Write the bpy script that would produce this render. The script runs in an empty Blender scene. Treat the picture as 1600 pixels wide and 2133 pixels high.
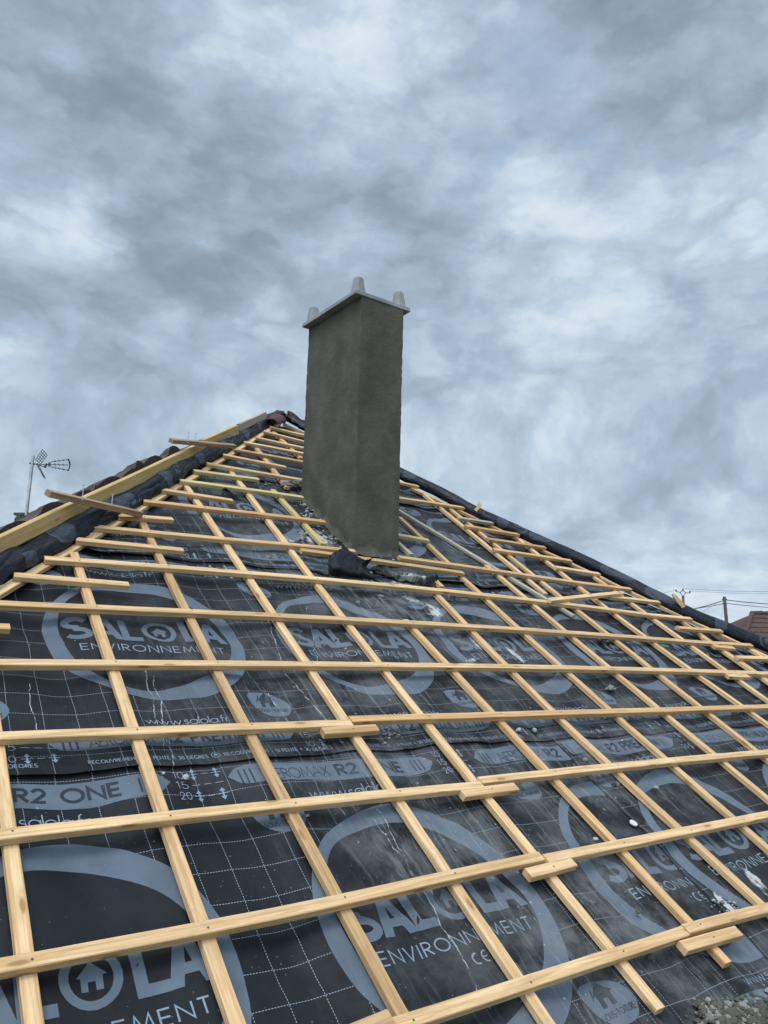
import bpy, bmesh, math, random
import numpy as np
from mathutils import Vector, Matrix, noise as mnoise
random.seed(7)
scene = bpy.context.scene
COL = scene.collection

# ------------------------------------------------------------------ camera, sky, sun, exposure
AL = 0.574697575                                   # pitch of the front roof slope
SC = 0.7
YAW, PITCH, ROLL, FPX = 0.621844889, 0.178452627, 0.0247259652, 1590.93
CAM = np.array([-0.65976893, -2.34851616, 1.28986614]) * SC

def cam_axes():
    cy, sy = math.cos(YAW), math.sin(YAW); cp, sp = math.cos(PITCH), math.sin(PITCH)
    f = np.array([sy*cp, cy*cp, sp]); r = np.array([cy, -sy, 0.0]); u = np.cross(r, f)
    cr, sr = math.cos(ROLL), math.sin(ROLL)
    return cr*r + sr*u, -sr*r + cr*u, f
RX, UX, FX = cam_axes()
cd = bpy.data.cameras.new("camera"); cam = bpy.data.objects.new("camera", cd); COL.objects.link(cam)
cd.sensor_fit = 'HORIZONTAL'; cd.sensor_width = 36.0; cd.lens = FPX/1600*36.0
cd.clip_start = 0.05; cd.clip_end = 5000
m = Matrix.Identity(4)
for i in range(3):
    m[i][0] = RX[i]; m[i][1] = UX[i]; m[i][2] = -FX[i]; m[i][3] = CAM[i]
cam.matrix_world = m
scene.camera = cam

def ray(x, y):
    return FX*FPX + RX*(x-800) + UX*(1066.5-y)
def rdir(x, y):
    d = ray(x, y); return d/np.linalg.norm(d)

SUN_EL, SUN_AZ = math.radians(62), math.radians(242)      # azimuth clockwise from +Y
sd = Vector((math.sin(SUN_AZ)*math.cos(SUN_EL), math.cos(SUN_AZ)*math.cos(SUN_EL), math.sin(SUN_EL)))
sl = bpy.data.lights.new("sun", 'SUN'); sl.energy = 1.5; sl.angle = math.radians(20); sl.color = (1.0, 0.97, 0.92)
so = bpy.data.objects.new("sun", sl); COL.objects.link(so)
so.rotation_euler = sd.to_track_quat('Z', 'Y').to_euler()

scene.view_settings.view_transform = 'Standard'
scene.view_settings.look = 'None'
scene.view_settings.gamma = 1.0
scene.view_settings.exposure = 0.13
scene.view_settings.use_curve_mapping = False

world = bpy.data.worlds.new("World"); scene.world = world; world.use_nodes = True
NT = world.node_tree; NT.nodes.clear()

class G:
    """small node-graph helper"""
    def __init__(s, nt): s.nt = nt
    def node(s, t, **kw):
        n = s.nt.nodes.new(t)
        for k, v in kw.items(): setattr(n, k, v)
        return n
    def put(s, sock, v):
        if v is None: return
        if isinstance(v, (int, float)): sock.default_value = v
        elif isinstance(v, (tuple, list)):
            sock.default_value = tuple(v) if len(sock.default_value) == len(v) else tuple(v)+(1.0,)
        else: s.nt.links.new(v, sock)
    def math(s, op, a, b=None, c=None, clamp=False):
        n = s.node('ShaderNodeMath', operation=op, use_clamp=clamp)
        s.put(n.inputs[0], a); s.put(n.inputs[1], b); s.put(n.inputs[2], c)
        return n.outputs[0]
    def vmath(s, op, a, b=None, scale=None):
        n = s.node('ShaderNodeVectorMath', operation=op)
        s.put(n.inputs[0], a); s.put(n.inputs[1], b)
        if scale is not None: s.put(n.inputs['Scale'], scale)
        return n.outputs['Value'] if op in ('DOT_PRODUCT', 'LENGTH', 'DISTANCE') else n.outputs[0]
    def noise(s, vec, scale, detail=4, rough=0.55, dist=0.0, color=False, lac=2.0):
        n = s.node('ShaderNodeTexNoise'); s.put(n.inputs['Vector'], vec)
        n.inputs['Scale'].default_value = scale; n.inputs['Detail'].default_value = detail
        n.inputs['Roughness'].default_value = rough; n.inputs['Distortion'].default_value = dist
        n.inputs['Lacunarity'].default_value = lac
        return n.outputs['Color'] if color else n.outputs['Fac']
    def comb(s, x, y, z=0.0):
        n = s.node('ShaderNodeCombineXYZ'); s.put(n.inputs[0], x); s.put(n.inputs[1], y); s.put(n.inputs[2], z)
        return n.outputs[0]
    def sep(s, v):
        n = s.node('ShaderNodeSeparateXYZ'); s.put(n.inputs[0], v); return n.outputs
    def ramp(s, fac, stops, interp='LINEAR'):
        n = s.node('ShaderNodeValToRGB'); s.put(n.inputs[0], fac); cr = n.color_ramp; cr.interpolation = interp
        while len(cr.elements) < len(stops): cr.elements.new(0.5)
        for e, (p, c) in zip(cr.elements, stops):
            e.position = p; e.color = (c[0], c[1], c[2], 1) if isinstance(c, (tuple, list)) else (c, c, c, 1)
        return n.outputs[0]
    def mix(s, fac, a, b, mode='MIX'):
        n = s.node('ShaderNodeMix', data_type='RGBA', blend_type=mode)
        s.put(n.inputs[0], fac); s.put(n.inputs[6], a); s.put(n.inputs[7], b)
        return n.outputs[2]
    def smooth(s, x, a, b, lo=0.0, hi=1.0):
        n = s.node('ShaderNodeMapRange', interpolation_type='SMOOTHSTEP'); s.put(n.inputs[0], x)
        for i, v in enumerate((a, b, lo, hi)): n.inputs[i+1].default_value = v
        return n.outputs[0]

g = G(NT)
tc = g.node('ShaderNodeTexCoord').outputs['Generated']
d = g.vmath('NORMALIZE', tc)
dx, dy, dz = g.sep(d)
lowband = g.smooth(dz, 0.02, 0.34, 1.0, 0.0)
cp = g.comb(dx, dy, g.math('MULTIPLY', dz, g.math('ADD', 1.85, g.math('MULTIPLY', lowband, 1.5))))
warp = g.noise(cp, 3.0, 5, 0.55, color=True)
wv = g.vmath('SCALE', g.vmath('SUBTRACT', warp, (0.5, 0.5, 0.5)), scale=0.15)
warp2 = g.noise(cp, 11.0, 5, 0.6, color=True)
wv2 = g.vmath('SCALE', g.vmath('SUBTRACT', warp2, (0.5, 0.5, 0.5)), scale=0.06)
dw = g.vmath('ADD', g.vmath('ADD', d, wv), wv2)
cpw = g.vmath('ADD', cp, wv2)
n1 = g.noise(cpw, 3.1, 6, 0.5)
n2 = g.noise(g.vmath('ADD', cpw, (4.0, 1.0, 2.0)), 9.0, 8, 0.58)
n3 = g.noise(g.vmath('ADD', cpw, (1.0, 7.0, 5.0)), 20.0, 7, 0.6)
tot = g.math('ADD', g.math('MULTIPLY', g.math('SUBTRACT', n1, 0.5), 1.1), g.math('MULTIPLY', g.math('SUBTRACT', n2, 0.5), 1.15))
tot = g.math('ADD', tot, g.math('MULTIPLY', g.math('SUBTRACT', n3, 0.5), 0.22))
vo = g.node('ShaderNodeTexVoronoi', feature='F1'); g.put(vo.inputs['Vector'], g.vmath('ADD', cpw, wv2)); vo.inputs['Scale'].default_value = 10.0
vo.inputs['Detail'].default_value = 2.0; vo.inputs['Roughness'].default_value = 0.45
tot = g.math('ADD', tot, g.math('MULTIPLY', g.math('SUBTRACT', 0.50, vo.outputs['Distance']), 0.42))
BL = [  # pixel direction, angular radius, amount: broad cloud masses
    (600, 470, .11, -.38), (440, 400, .09, -.26), (800, 410, .09, -.34), (300, 540, .07, -.22), (890, 540, .06, -.32), (960, 450, .05, -.16), (500, 580, .06, -.12), (260, 130, .1, -.12),
    (180, 60, .16, -.16), (300, 240, .10, -.14), (120, 230, .10, -.10), (1330, 40, .18, -.28), (1520, 230, .15, -.18), (1450, 120, .1, -.1),
    (30, 400, .09, .38), (130, 450, .06, .22), (860, 130, .10, .16), (620, 60, .09, .10), (700, 230, .09, .14), (1000, 220, .10, .12), (1150, 430, .12, .18), (1380, 420, .10, .20), (1560, 430, .08, .1),
    (1200, 560, .14, .10), (1480, 700, .16, .12), (1200, 870, .05, .2), (1250, 900, .10, .05), (980, 620, .06, -.05),
    (1250, 1090, .08, -.10), (1500, 1080, .08, -.04), (400, 700, .10, -.06), (560, 640, .05, .10), (150, 800, .14, .04), (1540, 1250, .06, .50), (1380, 1200, .06, .22), (1130, 1010, .12, -.08), (230, 640, .09, -.10), (380, 880, .10, .03)]
for (x, y, rad, amt) in BL:
    c = rdir(x, y)
    q = g.math('DIVIDE', g.vmath('DISTANCE', dw, tuple(float(t) for t in c)), rad)
    e = g.math('EXPONENT', g.math('MULTIPLY', g.math('MULTIPLY', q, q), -1.0))
    tot = g.math('ADD', tot, g.math('MULTIPLY', e, amt))
val = g.smooth(g.math('ADD', g.math('MULTIPLY', tot, 0.82), 0.715), -0.12, 1.12)
cloud = g.ramp(val, [(0.0, (.212, .262, .322)), (0.24, (.285, .352, .432)), (0.52, (.375, .470, .580)), (0.74, (.485, .595, .710)), (1.0, (.70, .785, .855))])
# brighter overcast vault behind and above the photographer, where the sun stands behind the cloud
hs = g.vmath('DOT_PRODUCT', d, tuple(sd))
glow = g.smooth(hs, 0.45, 1.0, 1.0, 2.3)
back = g.smooth(g.vmath('DOT_PRODUCT', d, tuple(float(t) for t in FX)), -0.4, 0.72, 1.75, 1.0)
cloud2 = g.vmath('SCALE', cloud, scale=g.math('MULTIPLY', glow, back))
low = g.smooth(dz, -0.06, 0.0)
cloud3 = g.mix(low, (.12, .13, .12), cloud2)
sky = g.node('ShaderNodeTexSky', sky_type='NISHITA'); sky.sun_disc = False
sky.sun_elevation = SUN_EL; sky.sun_rotation = SUN_AZ
bg1 = g.node('ShaderNodeBackground'); g.put(bg1.inputs[0], sky.outputs[0]); bg1.inputs[1].default_value = 0.10
bg2 = g.node('ShaderNodeBackground'); g.put(bg2.inputs[0], cloud3); bg2.inputs[1].default_value = 1.0
# small gaps where the blue shows through
hole = None
for (x, y, rad, amt) in ((1040, 362, .022, .8), (1225, 318, .022, .45), (1110, 150, .045, .35), (1050, 130, .03, .35), (1000, 1110, .02, .2)):
    qb = g.math('DIVIDE', g.vmath('DISTANCE', dw, tuple(float(t) for t in rdir(x, y))), rad)
    hb = g.math('MULTIPLY', g.math('EXPONENT', g.math('MULTIPLY', g.math('MULTIPLY', qb, qb), -1.0)), amt)
    hole = hb if hole is None else g.math('MAXIMUM', hole, hb)
cover = g.math('SUBTRACT', 0.95, g.math('MULTIPLY', hole, 0.25))
g.put(bg2.inputs[0], g.mix(hole, cloud3, (.36, .50, .72)))
ms = g.node('ShaderNodeMixShader'); g.put(ms.inputs[0], cover)
NT.links.new(bg1.outputs[0], ms.inputs[1]); NT.links.new(bg2.outputs[0], ms.inputs[2])
wo = g.node('ShaderNodeOutputWorld'); NT.links.new(ms.outputs[0], wo.inputs[0])

# ------------------------------------------------------------------ roof coordinates
NV = np.array([0, -math.sin(AL), math.cos(AL)])
CA, SA = math.cos(AL), math.sin(AL)
def W(u, v, h=0.0):
    """roof plane (u along the battens, v up the slope, h off the slope) to world"""
    return np.array([u, v*CA - h*SA, v*SA + h*CA])
def WA(u, v, h):
    u, v, h = np.broadcast_arrays(u, v, h)
    return np.stack([u, v*CA - h*SA, v*SA + h*CA], -1)
def at(x, y, h=0.0):
    """where the line of sight measured in the photograph meets the plane h above the slope"""
    dd = ray(x, y); t = (h - NV@CAM)/(NV@dd); Q = CAM + t*dd
    return float(Q[0]), float(Q[1]*CA + Q[2]*SA)
def at_plane(x, y, p0, n):
    dd = ray(x, y); t = (np.dot(n, p0-CAM))/np.dot(n, dd); return CAM + t*dd
def at_dist(x, y, dist):
    dd = rdir(x, y); return CAM + dd*dist/math.hypot(dd[0], dd[1])
def hipL(v): return 0.0778 + (v-2.0356)*0.7831
def hipR(v): return 5.348 - (v-1.780)*0.632
VTOP = 5.60

def lattice(ix, iy, seed):
    with np.errstate(over='ignore'):
        hh = (ix.astype(np.int64)*374761393 + iy.astype(np.int64)*668265263 + seed*974634777) & 0x7fffffff
        hh = ((hh ^ (hh >> 13))*1274126177) & 0x7fffffff
        hh = hh ^ (hh >> 16)
    return (hh & 0xffff)/65535.0*2-1
def vn(x, y, seed=0):
    x = np.asarray(x, float); y = np.asarray(y, float)
    ix = np.floor(x); iy = np.floor(y); fx = x-ix; fy = y-iy
    fx = fx*fx*fx*(fx*(fx*6-15)+10); fy = fy*fy*fy*(fy*(fy*6-15)+10)
    a = lattice(ix, iy, seed); b = lattice(ix+1, iy, seed); c = lattice(ix, iy+1, seed); e = lattice(ix+1, iy+1, seed)
    return (a*(1-fx)+b*fx)*(1-fy) + (c*(1-fx)+e*fx)*fy

# ------------------------------------------------------------------ object helpers
def tag(o, label=None, cat=None, group=None, kind=None):
    if label: o['label'] = label
    if cat: o['category'] = cat
    if group: o['group'] = group
    if kind: o['kind'] = kind
    return o
def thing(name, label, cat, loc=(0, 0, 0), group=None):
    o = bpy.data.objects.new(name, None); COL.objects.link(o); o.location = loc
    o.empty_display_size = 0.1
    return tag(o, label, cat, group)
def mesh_obj(name, verts, faces, mats, parent=None, smooth=False, uvs=None, midx=None):
    me = bpy.data.meshes.new(name)
    me.from_pydata([tuple(map(float, v)) for v in verts], [], faces)
    if not isinstance(mats, (list, tuple)): mats = [mats]
    for mt in mats: me.materials.append(mt)
    if midx is not None: me.polygons.foreach_set('material_index', midx)
    if uvs is not None:
        ul = me.uv_layers.new(name='UVMap')
        vi = np.empty(len(me.loops), dtype=np.int32); me.loops.foreach_get('vertex_index', vi)
        ul.data.foreach_set('uv', np.asarray(uvs, dtype=np.float32)[vi].ravel())
    if smooth: me.polygons.foreach_set('use_smooth', [True]*len(me.polygons))
    me.update()
    o = bpy.data.objects.new(name, me); COL.objects.link(o)
    if parent is not None:
        o.parent = parent
        o.matrix_parent_inverse = Matrix.Translation(-parent.location)
    return o
class MB:
    """collects simple solids into one mesh"""
    def __init__(s): s.v = []; s.f = []; s.m = []; s.uv = []
    def add(s, verts, faces, mi=0, uv=None):
        b = len(s.v); s.v += [tuple(map(float, p)) for p in verts]
        s.f += [tuple(b+i for i in f) for f in faces]; s.m += [mi]*len(faces)
        s.uv += list(uv) if uv is not None else [(p[0], p[1]) for p in verts]
    def box(s, c, ex, ey, ez, mi=0):
        c, ex, ey, ez = map(np.asarray, (c, ex, ey, ez))
        vs = [c+a*ex+b*ey+k*ez for k in (-1, 1) for b in (-1, 1) for a in (-1, 1)]
        s.add(vs, [(0, 2, 3, 1), (4, 5, 7, 6), (0, 1, 5, 4), (2, 6, 7, 3), (0, 4, 6, 2), (1, 3, 7, 5)], mi)
    def tube(s, pts, rad, n=8, mi=0, cap=True):
        pts = [np.asarray(p, float) for p in pts]
        rad = rad if isinstance(rad, (list, tuple)) else [rad]*len(pts)
        vs = []; fs = []
        up = np.array([0, 0, 1.0])
        for i, p in enumerate(pts):
            t = pts[min(i+1, len(pts)-1)] - pts[max(i-1, 0)]; t = t/np.linalg.norm(t)
            a = np.cross(t, up if abs(t[2]) < .95 else np.array([1.0, 0, 0])); a /= np.linalg.norm(a); b = np.cross(t, a)
            for k in range(n):
                an = 2*math.pi*k/n; vs.append(p + rad[i]*(math.cos(an)*a + math.sin(an)*b))
        for i in range(len(pts)-1):
            for k in range(n):
                k2 = (k+1) % n; fs.append((i*n+k, i*n+k2, (i+1)*n+k2, (i+1)*n+k))
        if cap:
            fs.append(tuple(range(n))[::-1]); fs.append(tuple((len(pts)-1)*n+k for k in range(n)))
        s.add(vs, fs, mi)
    def build(s, name, mats, parent=None, smooth=False):
        return mesh_obj(name, s.v, s.f, mats, parent, smooth, s.uv, s.m)

# ------------------------------------------------------------------ materials
def new_mat(name):
    mt = bpy.data.materials.new(name); mt.use_nodes = True
    nt = mt.node_tree; b = nt.nodes['Principled BSDF']
    return mt, G(nt), b
def set_bump(g, b, height, strength, dist):
    n = g.node('ShaderNodeBump'); n.inputs['Strength'].default_value = strength; n.inputs['Distance'].default_value = dist
    g.put(n.inputs['Height'], height); g.nt.links.new(n.outputs[0], b.inputs['Normal'])
def uvn(g): return g.node('ShaderNodeUVMap').outputs[0]

def wood(name, c1, c2, dark=(.25, .14, .06), green=0.0, dirt=0.25):
    mt, g, b = new_mat(name)
    uv = uvn(g); rnd = g.node('ShaderNodeObjectInfo').outputs['Random']
    off = g.vmath('ADD', uv, g.comb(g.math('MULTIPLY', rnd, 37.0), g.math('MULTIPLY', rnd, 11.0), 0.0))
    ux, uy, _ = g.sep(off)
    gv = g.comb(g.math('MULTIPLY', ux, 2.2), g.math('MULTIPLY', uy, 55.0), 0.0)
    grain = g.noise(gv, 1.0, 5, 0.6, 1.2)
    fine = g.noise(g.comb(g.math('MULTIPLY', ux, 14.0), g.math('MULTIPLY', uy, 420.0), 0.0), 1.0, 3, 0.6)
    blot = g.noise(off, 3.2, 4, 0.6)
    f = g.math('ADD', g.math('MULTIPLY', grain, 0.75), g.math('MULTIPLY', fine, 0.25))
    col = g.mix(g.smooth(f, 0.36, 0.64), c1, c2)
    col = g.mix(g.smooth(blot, 0.52, 0.78, 0.0, 0.35), col, tuple(c*0.72 for c in c1))
    # pale and warm boards side by side
    tint = g.ramp(rnd, [(0, (.74, .69, .63)), (0.25, (.97, .93, .90)), (0.6, (1.10, 1.09, 1.10)), (0.8, (1.0, .97, .93)), (1.0, (.92, .81, .70))])
    col = g.mix(1.0, col, tint, 'MULTIPLY')
    # knots
    vo = g.node('ShaderNodeTexVoronoi'); vo.voronoi_dimensions = '2D'
    g.put(vo.inputs['Vector'], g.comb(g.math('MULTIPLY', ux, 2.6), g.math('MULTIPLY', uy, 9.0), 0.0)); vo.inputs['Scale'].default_value = 1.0
    kn = g.smooth(vo.outputs['Distance'], 0.035, 0.085, 1.0, 0.0)
    kring = g.smooth(vo.outputs['Distance'], 0.07, 0.2, 0.45, 0.0)
    vc = g.sep(vo.outputs['Color'])[0]
    kmask = g.smooth(vc, 0.40, 0.45)
    col = g.mix(g.math('MULTIPLY', kring, kmask), col, (.50, .29, .12))
    col = g.mix(g.math('MULTIPLY', g.math('MULTIPLY', kn, kmask), 0.8), col, dark)
    geo = g.node('ShaderNodeNewGeometry').outputs['Position']
    dn = g.noise(geo, 9.0, 5, 0.65); dn2 = g.noise(geo, 60.0, 3, 0.6)
    dd = g.math('MULTIPLY', g.smooth(dn, 0.5, 0.75), g.smooth(dn2, 0.4, 0.65))
    col = g.mix(g.math('MULTIPLY', dd, dirt), col, (.16, .13, .10))
    if green: col = g.mix(g.smooth(g.noise(off, 2.0, 3), 0.35, 0.6, green*0.3, green), col, (.40, .37, .14))
    g.put(b.inputs['Base Color'], col); b.inputs['Roughness'].default_value = 0.72
    b.inputs['Specular IOR Level'].default_value = 0.25
    set_bump(g, b, g.math('ADD', fine, g.math('MULTIPLY', grain, 0.5)), 0.35, 0.002)
    return mt
M_WOOD = wood('pine_batten', (.45, .275, .125), (.67, .465, .26))
M_WOODG = wood('treated_batten', (.46, .36, .17), (.60, .48, .25), green=0.30)
M_OLDW = wood('weathered_board', (.22, .14, .085), (.36, .25, .16), dirt=0.5)
M_GREYW = wood('grey_batten', (.30, .27, .20), (.42, .38, .29), dirt=0.4)
M_PLANK = wood('yellow_plank', (.46, .315, .13), (.62, .455, .22), dirt=0.15)
M_RUSTW = wood('stained_batten', (.42, .25, .10), (.55, .34, .15), dirt=0.7)

def plain(name, col, rough=0.6, metal=0.0, bump=None, vary=0.0, vs=8.0):
    mt, g, b = new_mat(name)
    c = col
    if vary:
        geo = g.node('ShaderNodeNewGeometry').outputs['Position']
        n = g.noise(geo, vs, 6, 0.62)
        c = g.mix(g.smooth(n, 0.3, 0.7), tuple(x*(1-vary) for x in col), tuple(min(1, x*(1+vary)) for x in col))
    g.put(b.inputs['Base Color'], c)
    b.inputs['Roughness'].default_value = rough; b.inputs['Metallic'].default_value = metal
    if bump:
        geo = g.node('ShaderNodeNewGeometry').outputs['Position']
        set_bump(g, b, g.noise(geo, bump[0], 6, 0.65), bump[1], bump[2])
    return mt
M_NAIL = plain('nail_steel', (.08, .065, .055), 0.5, 0.6)
M_STEEL = plain('galvanised_steel', (.42, .43, .44), 0.45, 0.7, vary=.2)
M_DARKM = plain('dark_antenna_metal', (.06, .065, .075), 0.5, 0.5)

def splash(g, uv, spots, thr0, thr1, scale, seed):
    ux, uy, _ = g.sep(uv)
    m = None
    for (cu, cv, ru, rv, a) in spots:
        qx = g.math('DIVIDE', g.math('SUBTRACT', ux, cu), ru); qy = g.math('DIVIDE', g.math('SUBTRACT', uy, cv), rv)
        e = g.math('MULTIPLY', g.math('EXPONENT', g.math('MULTIPLY', g.math('ADD', g.math('MULTIPLY', qx, qx), g.math('MULTIPLY', qy, qy)), -1.0)), a)
        m = e if m is None else g.math('MAXIMUM', m, e)
    return m

def spot(x, y, ru, rv, a):
    u, v = at(x, y, -.055); return (u, v, ru, rv, a)

def dirt_layers(g, uv, col):
    ux, uy, _ = g.sep(uv)
    wx = g.noise(uv, 2.2, 3, 0.5, color=True)
    uvw = g.vmath('ADD', uv, g.vmath('SCALE', g.vmath('SUBTRACT', wx, (0.5, 0.5, 0.5)), scale=0.10))
    wu, wvv, _ = g.sep(uvw)
    # how dirty each area is: below the chimney most, far left clean
    dz_ = splash(g, uvw, [spot(820, 1260, .62, .42, 1.0), spot(640, 1150, .5, .45, .95), spot(700, 1400, .75, .55, .62), spot(1000, 1330, .7, .6, .8), spot(880, 1700, .42, .75, .7),
                          spot(1180, 1600, .8, .6, .7), spot(1250, 1900, .7, .6, .8), spot(900, 1130, .55, .5, .6), spot(480, 1040, .7, .8, .42), spot(600, 1520, .6, .3, .4),
                          spot(1500, 2000, .5, .5, .7), spot(1300, 1480, .9, .5, .55)], 0, 0, 0, 0)
    # run-off streaks down the slope
    st = g.noise(g.comb(g.math('MULTIPLY', wu, 40.0), g.math('MULTIPLY', wvv, 2.6), 0.0), 1.0, 5, 0.72, 0.6)
    st2 = g.noise(g.comb(g.math('MULTIPLY', g.math('ADD', wu, g.math('MULTIPLY', wvv, 0.12)), 30.0), g.math('MULTIPLY', wvv, 2.2), 3.0), 1.0, 6, 0.75, 0.8)
    cl = g.noise(uvw, 4.5, 7, 0.7)
    dust = g.math('MULTIPLY', g.smooth(cl, 0.36, 0.68), dz_)
    col = g.mix(g.math('MULTIPLY', dust, 0.75), col, (.17, .175, .175))
    stm = g.math('MULTIPLY', g.math('MULTIPLY', g.smooth(st, 0.50, 0.64), g.smooth(st2, 0.44, 0.58)), g.math('MULTIPLY', dz_, 0.32))
    col = g.mix(stm, col, (.40, .41, .41))
    # fine spatter everywhere
    sp = g.noise(uv, 95.0, 2, 0.5); spm = g.noise(uv, 3.3, 4, 0.7)
    spt = g.math('MULTIPLY', g.smooth(sp, 0.71, 0.74), g.smooth(spm, 0.42, 0.62))
    col = g.mix(g.math('MULTIPLY', spt, 0.4), col, (.55, .56, .56))
    sp2 = g.noise(g.vmath('ADD', uv, (7.3, 2.1, 0)), 42.0, 3, 0.6)
    col = g.mix(g.math('MULTIPLY', g.math('MULTIPLY', g.smooth(sp2, 0.67, 0.72), g.smooth(dz_, 0.1, 0.6)), 0.55), col, (.45, .45, .43))
    # plaster smears
    pl = splash(g, uvw, [spot(860, 1245, .16, .09, .93), spot(905, 1270, .11, .13, .97), spot(790, 1240, .18, .05, .75), spot(990, 1340, .035, .20, .9), spot(1075, 1360, .04, .16, 1.0), spot(985, 1375, .10, .05, .8),
                         spot(660, 1120, .22, .20, .95), spot(590, 1120, .16, .14, .85), spot(700, 1160, .24, .10, .85), spot(850, 1215, .34, .08, .85), spot(900, 1140, .2, .25, .75), spot(1580, 1830, .08, .14, .9), spot(1520, 1885, .03, .10, 1.1),
                         spot(1080, 1530, .12, .05, .7), spot(1280, 1545, .10, .06, .6), spot(640, 1080, .10, .2, .8), spot(615, 1000, .16, .08, .7), spot(520, 1000, .4, .05, .5),
                         spot(1290, 1980, .5, .1, .45)], 0, 0, 0, 0)
    pn = g.noise(g.comb(g.math('MULTIPLY', ux, 1.6), uy, 0.0), 17.0, 8, 0.72, 0.4)
    pm = g.smooth(g.math('MULTIPLY', g.math('ADD', pn, 0.10), pl), 0.44, 0.55)
    col = g.mix(g.math('MULTIPLY', pm, 0.85), col, g.mix(g.noise(uv, 40.0, 3), (.30, .30, .28), (.60, .60, .57)))
    # thin rivulets left by dripping slurry
    for (x0, y0, x1, y1, w) in [(300, 1372, 345, 1560, .0035), (322, 1400, 366, 1600, .0035), (62, 1420, 75, 1520, .003), (545, 1250, 592, 1390, .0035), (594, 1395, 680, 1500, .0045), (640, 1260, 664, 1378, .002),
                             (560, 1440, 606, 1500, .003), (768, 1690, 905, 1860, .003), (790, 1680, 1000, 2062, .0035), (770, 1385, 900, 1500, .0025), (700, 1660, 745, 1720, .003), (1030, 1950, 1110, 2050, .002)]:
        a = at(x0, y0, -.055); c = at(x1, y1, -.055)
        if abs(a[1]-c[1]) < 1e-6: continue
        k = (c[0]-a[0])/(c[1]-a[1]); lo, hi = min(a[1], c[1]), max(a[1], c[1])
        wig = g.math('MULTIPLY', g.math('SUBTRACT', g.noise(uv, 9.0, 3, 0.6), 0.5), 0.05)
        line = g.math('ADD', g.math('ADD', g.math('MULTIPLY', g.math('SUBTRACT', uy, a[1]), k), a[0]), wig)
        dist = g.math('ABSOLUTE', g.math('SUBTRACT', ux, line))
        rng = g.math('MULTIPLY', g.math('GREATER_THAN', uy, lo), g.math('LESS_THAN', uy, hi))
        rv = g.math('MULTIPLY', g.math('MULTIPLY', g.smooth(dist, w*0.2, w*0.85, 1.0, 0.0), rng), g.smooth(g.noise(uv, 26.0, 3), 0.38, 0.6, 0.05, 0.7))
        col = g.mix(rv, col, (.46, .46, .44))
    return col, dz_, pm

def membrane(name, base, grid=0.0, dirt=True, weave=0.5, rough=0.42):
    mt, g, b = new_mat(name)
    uv = uvn(g); ux, uy, _ = g.sep(uv)
    mott = g.noise(uv, 6.0, 5, 0.6)
    col = g.mix(g.smooth(mott, 0.3, 0.7), tuple(c*0.86 for c in base), tuple(c*1.14 for c in base))
    # diagonal emboss of the fabric
    wa = g.math('SINE', g.math('MULTIPLY', g.math('ADD', ux, g.math('MULTIPLY', uy, 0.55)), 1450.0))
    wb = g.noise(g.comb(g.math('MULTIPLY', ux, 900.0), g.math('MULTIPLY', uy, 320.0), 0.0), 1.0, 2, 0.5)
    wv_ = g.math('ADD', g.math('MULTIPLY', wa, 0.5), g.math('MULTIPLY', g.math('SUBTRACT', wb, 0.5), 1.6))
    sc = g.math('ADD', g.math('MULTIPLY', wv_, 0.30*weave), 1.0)
    col = g.mix(1.0, col, g.comb(sc, sc, sc), 'MULTIPLY')
    if grid:
        P = 0.106; w = 0.00095
        nz = g.noise(uv, 1.4, 2, 0.5, color=True)
        gu = g.vmath('ADD', uv, g.vmath('SCALE', g.vmath('SUBTRACT', nz, (0.5, 0.5, 0.5)), scale=0.03))
        a, c_, _ = g.sep(gu)
        fa = g.math('ABSOLUTE', g.math('SUBTRACT', g.math('FRACT', g.math('DIVIDE', a, P)), 0.5))
        fc = g.math('ABSOLUTE', g.math('SUBTRACT', g.math('FRACT', g.math('DIVIDE', c_, P)), 0.5))
        la = g.math('LESS_THAN', fa, w/P); lc = g.math('LESS_THAN', fc, w/P)
        da = g.math('GREATER_THAN', g.math('FRACT', g.math('DIVIDE', c_, 0.0088)), 0.38)
        dc = g.math('GREATER_THAN', g.math('FRACT', g.math('DIVIDE', a, 0.0088)), 0.38)
        gl = g.math('MAXIMUM', g.math('MULTIPLY', la, da), g.math('MULTIPLY', lc, dc))
        col = g.mix(g.math('MULTIPLY', gl, 0.62*grid), col, (.36, .41, .47))
    rgh = rough
    if dirt:
        col, dz_, pm = dirt_layers(g, uv, col)
        rgh = g.math('ADD', g.math('MULTIPLY', g.math('MAXIMUM', dz_, pm), 0.3), rough)
    g.put(b.inputs['Base Color'], col); g.put(b.inputs['Roughness'], rgh)
    b.inputs['Specular IOR Level'].default_value = 0.17
    wr = g.noise(uv, 14.0, 4, 0.55)
    set_bump(g, b, g.math('ADD', g.math('MULTIPLY', wv_, 0.05), g.math('MULTIPLY', wr, 1.0)), 0.35, 0.006)
    return mt
DK = (.0095, .0105, .0125); PR = (.092, .115, .142); PR2 = (.18, .22, .26)
M_MEM = membrane('underlay_black', DK, grid=1.0)
M_MEMP = membrane('underlay_black_plain', DK)
M_PRT = membrane('underlay_print_blue', PR, weave=0.8, rough=0.55)
M_PRT2 = membrane('underlay_print_pale', PR2, weave=0.5, rough=0.55)
M_INK = membrane('underlay_print_dark', (.02, .025, .033), weave=0.3)
MEMS = [M_MEM, M_PRT, M_PRT2, M_INK, M_MEMP]
M_ROLL = membrane('rolled_underlay_black', (.014, .016, .021), grid=0.0, dirt=False)
M_ROLLG = membrane('rolled_underlay_grid', (.012, .014, .019), grid=0.25, dirt=False)
M_RPRT = membrane('rolled_underlay_blue', (.042, .052, .066), dirt=False)
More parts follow.
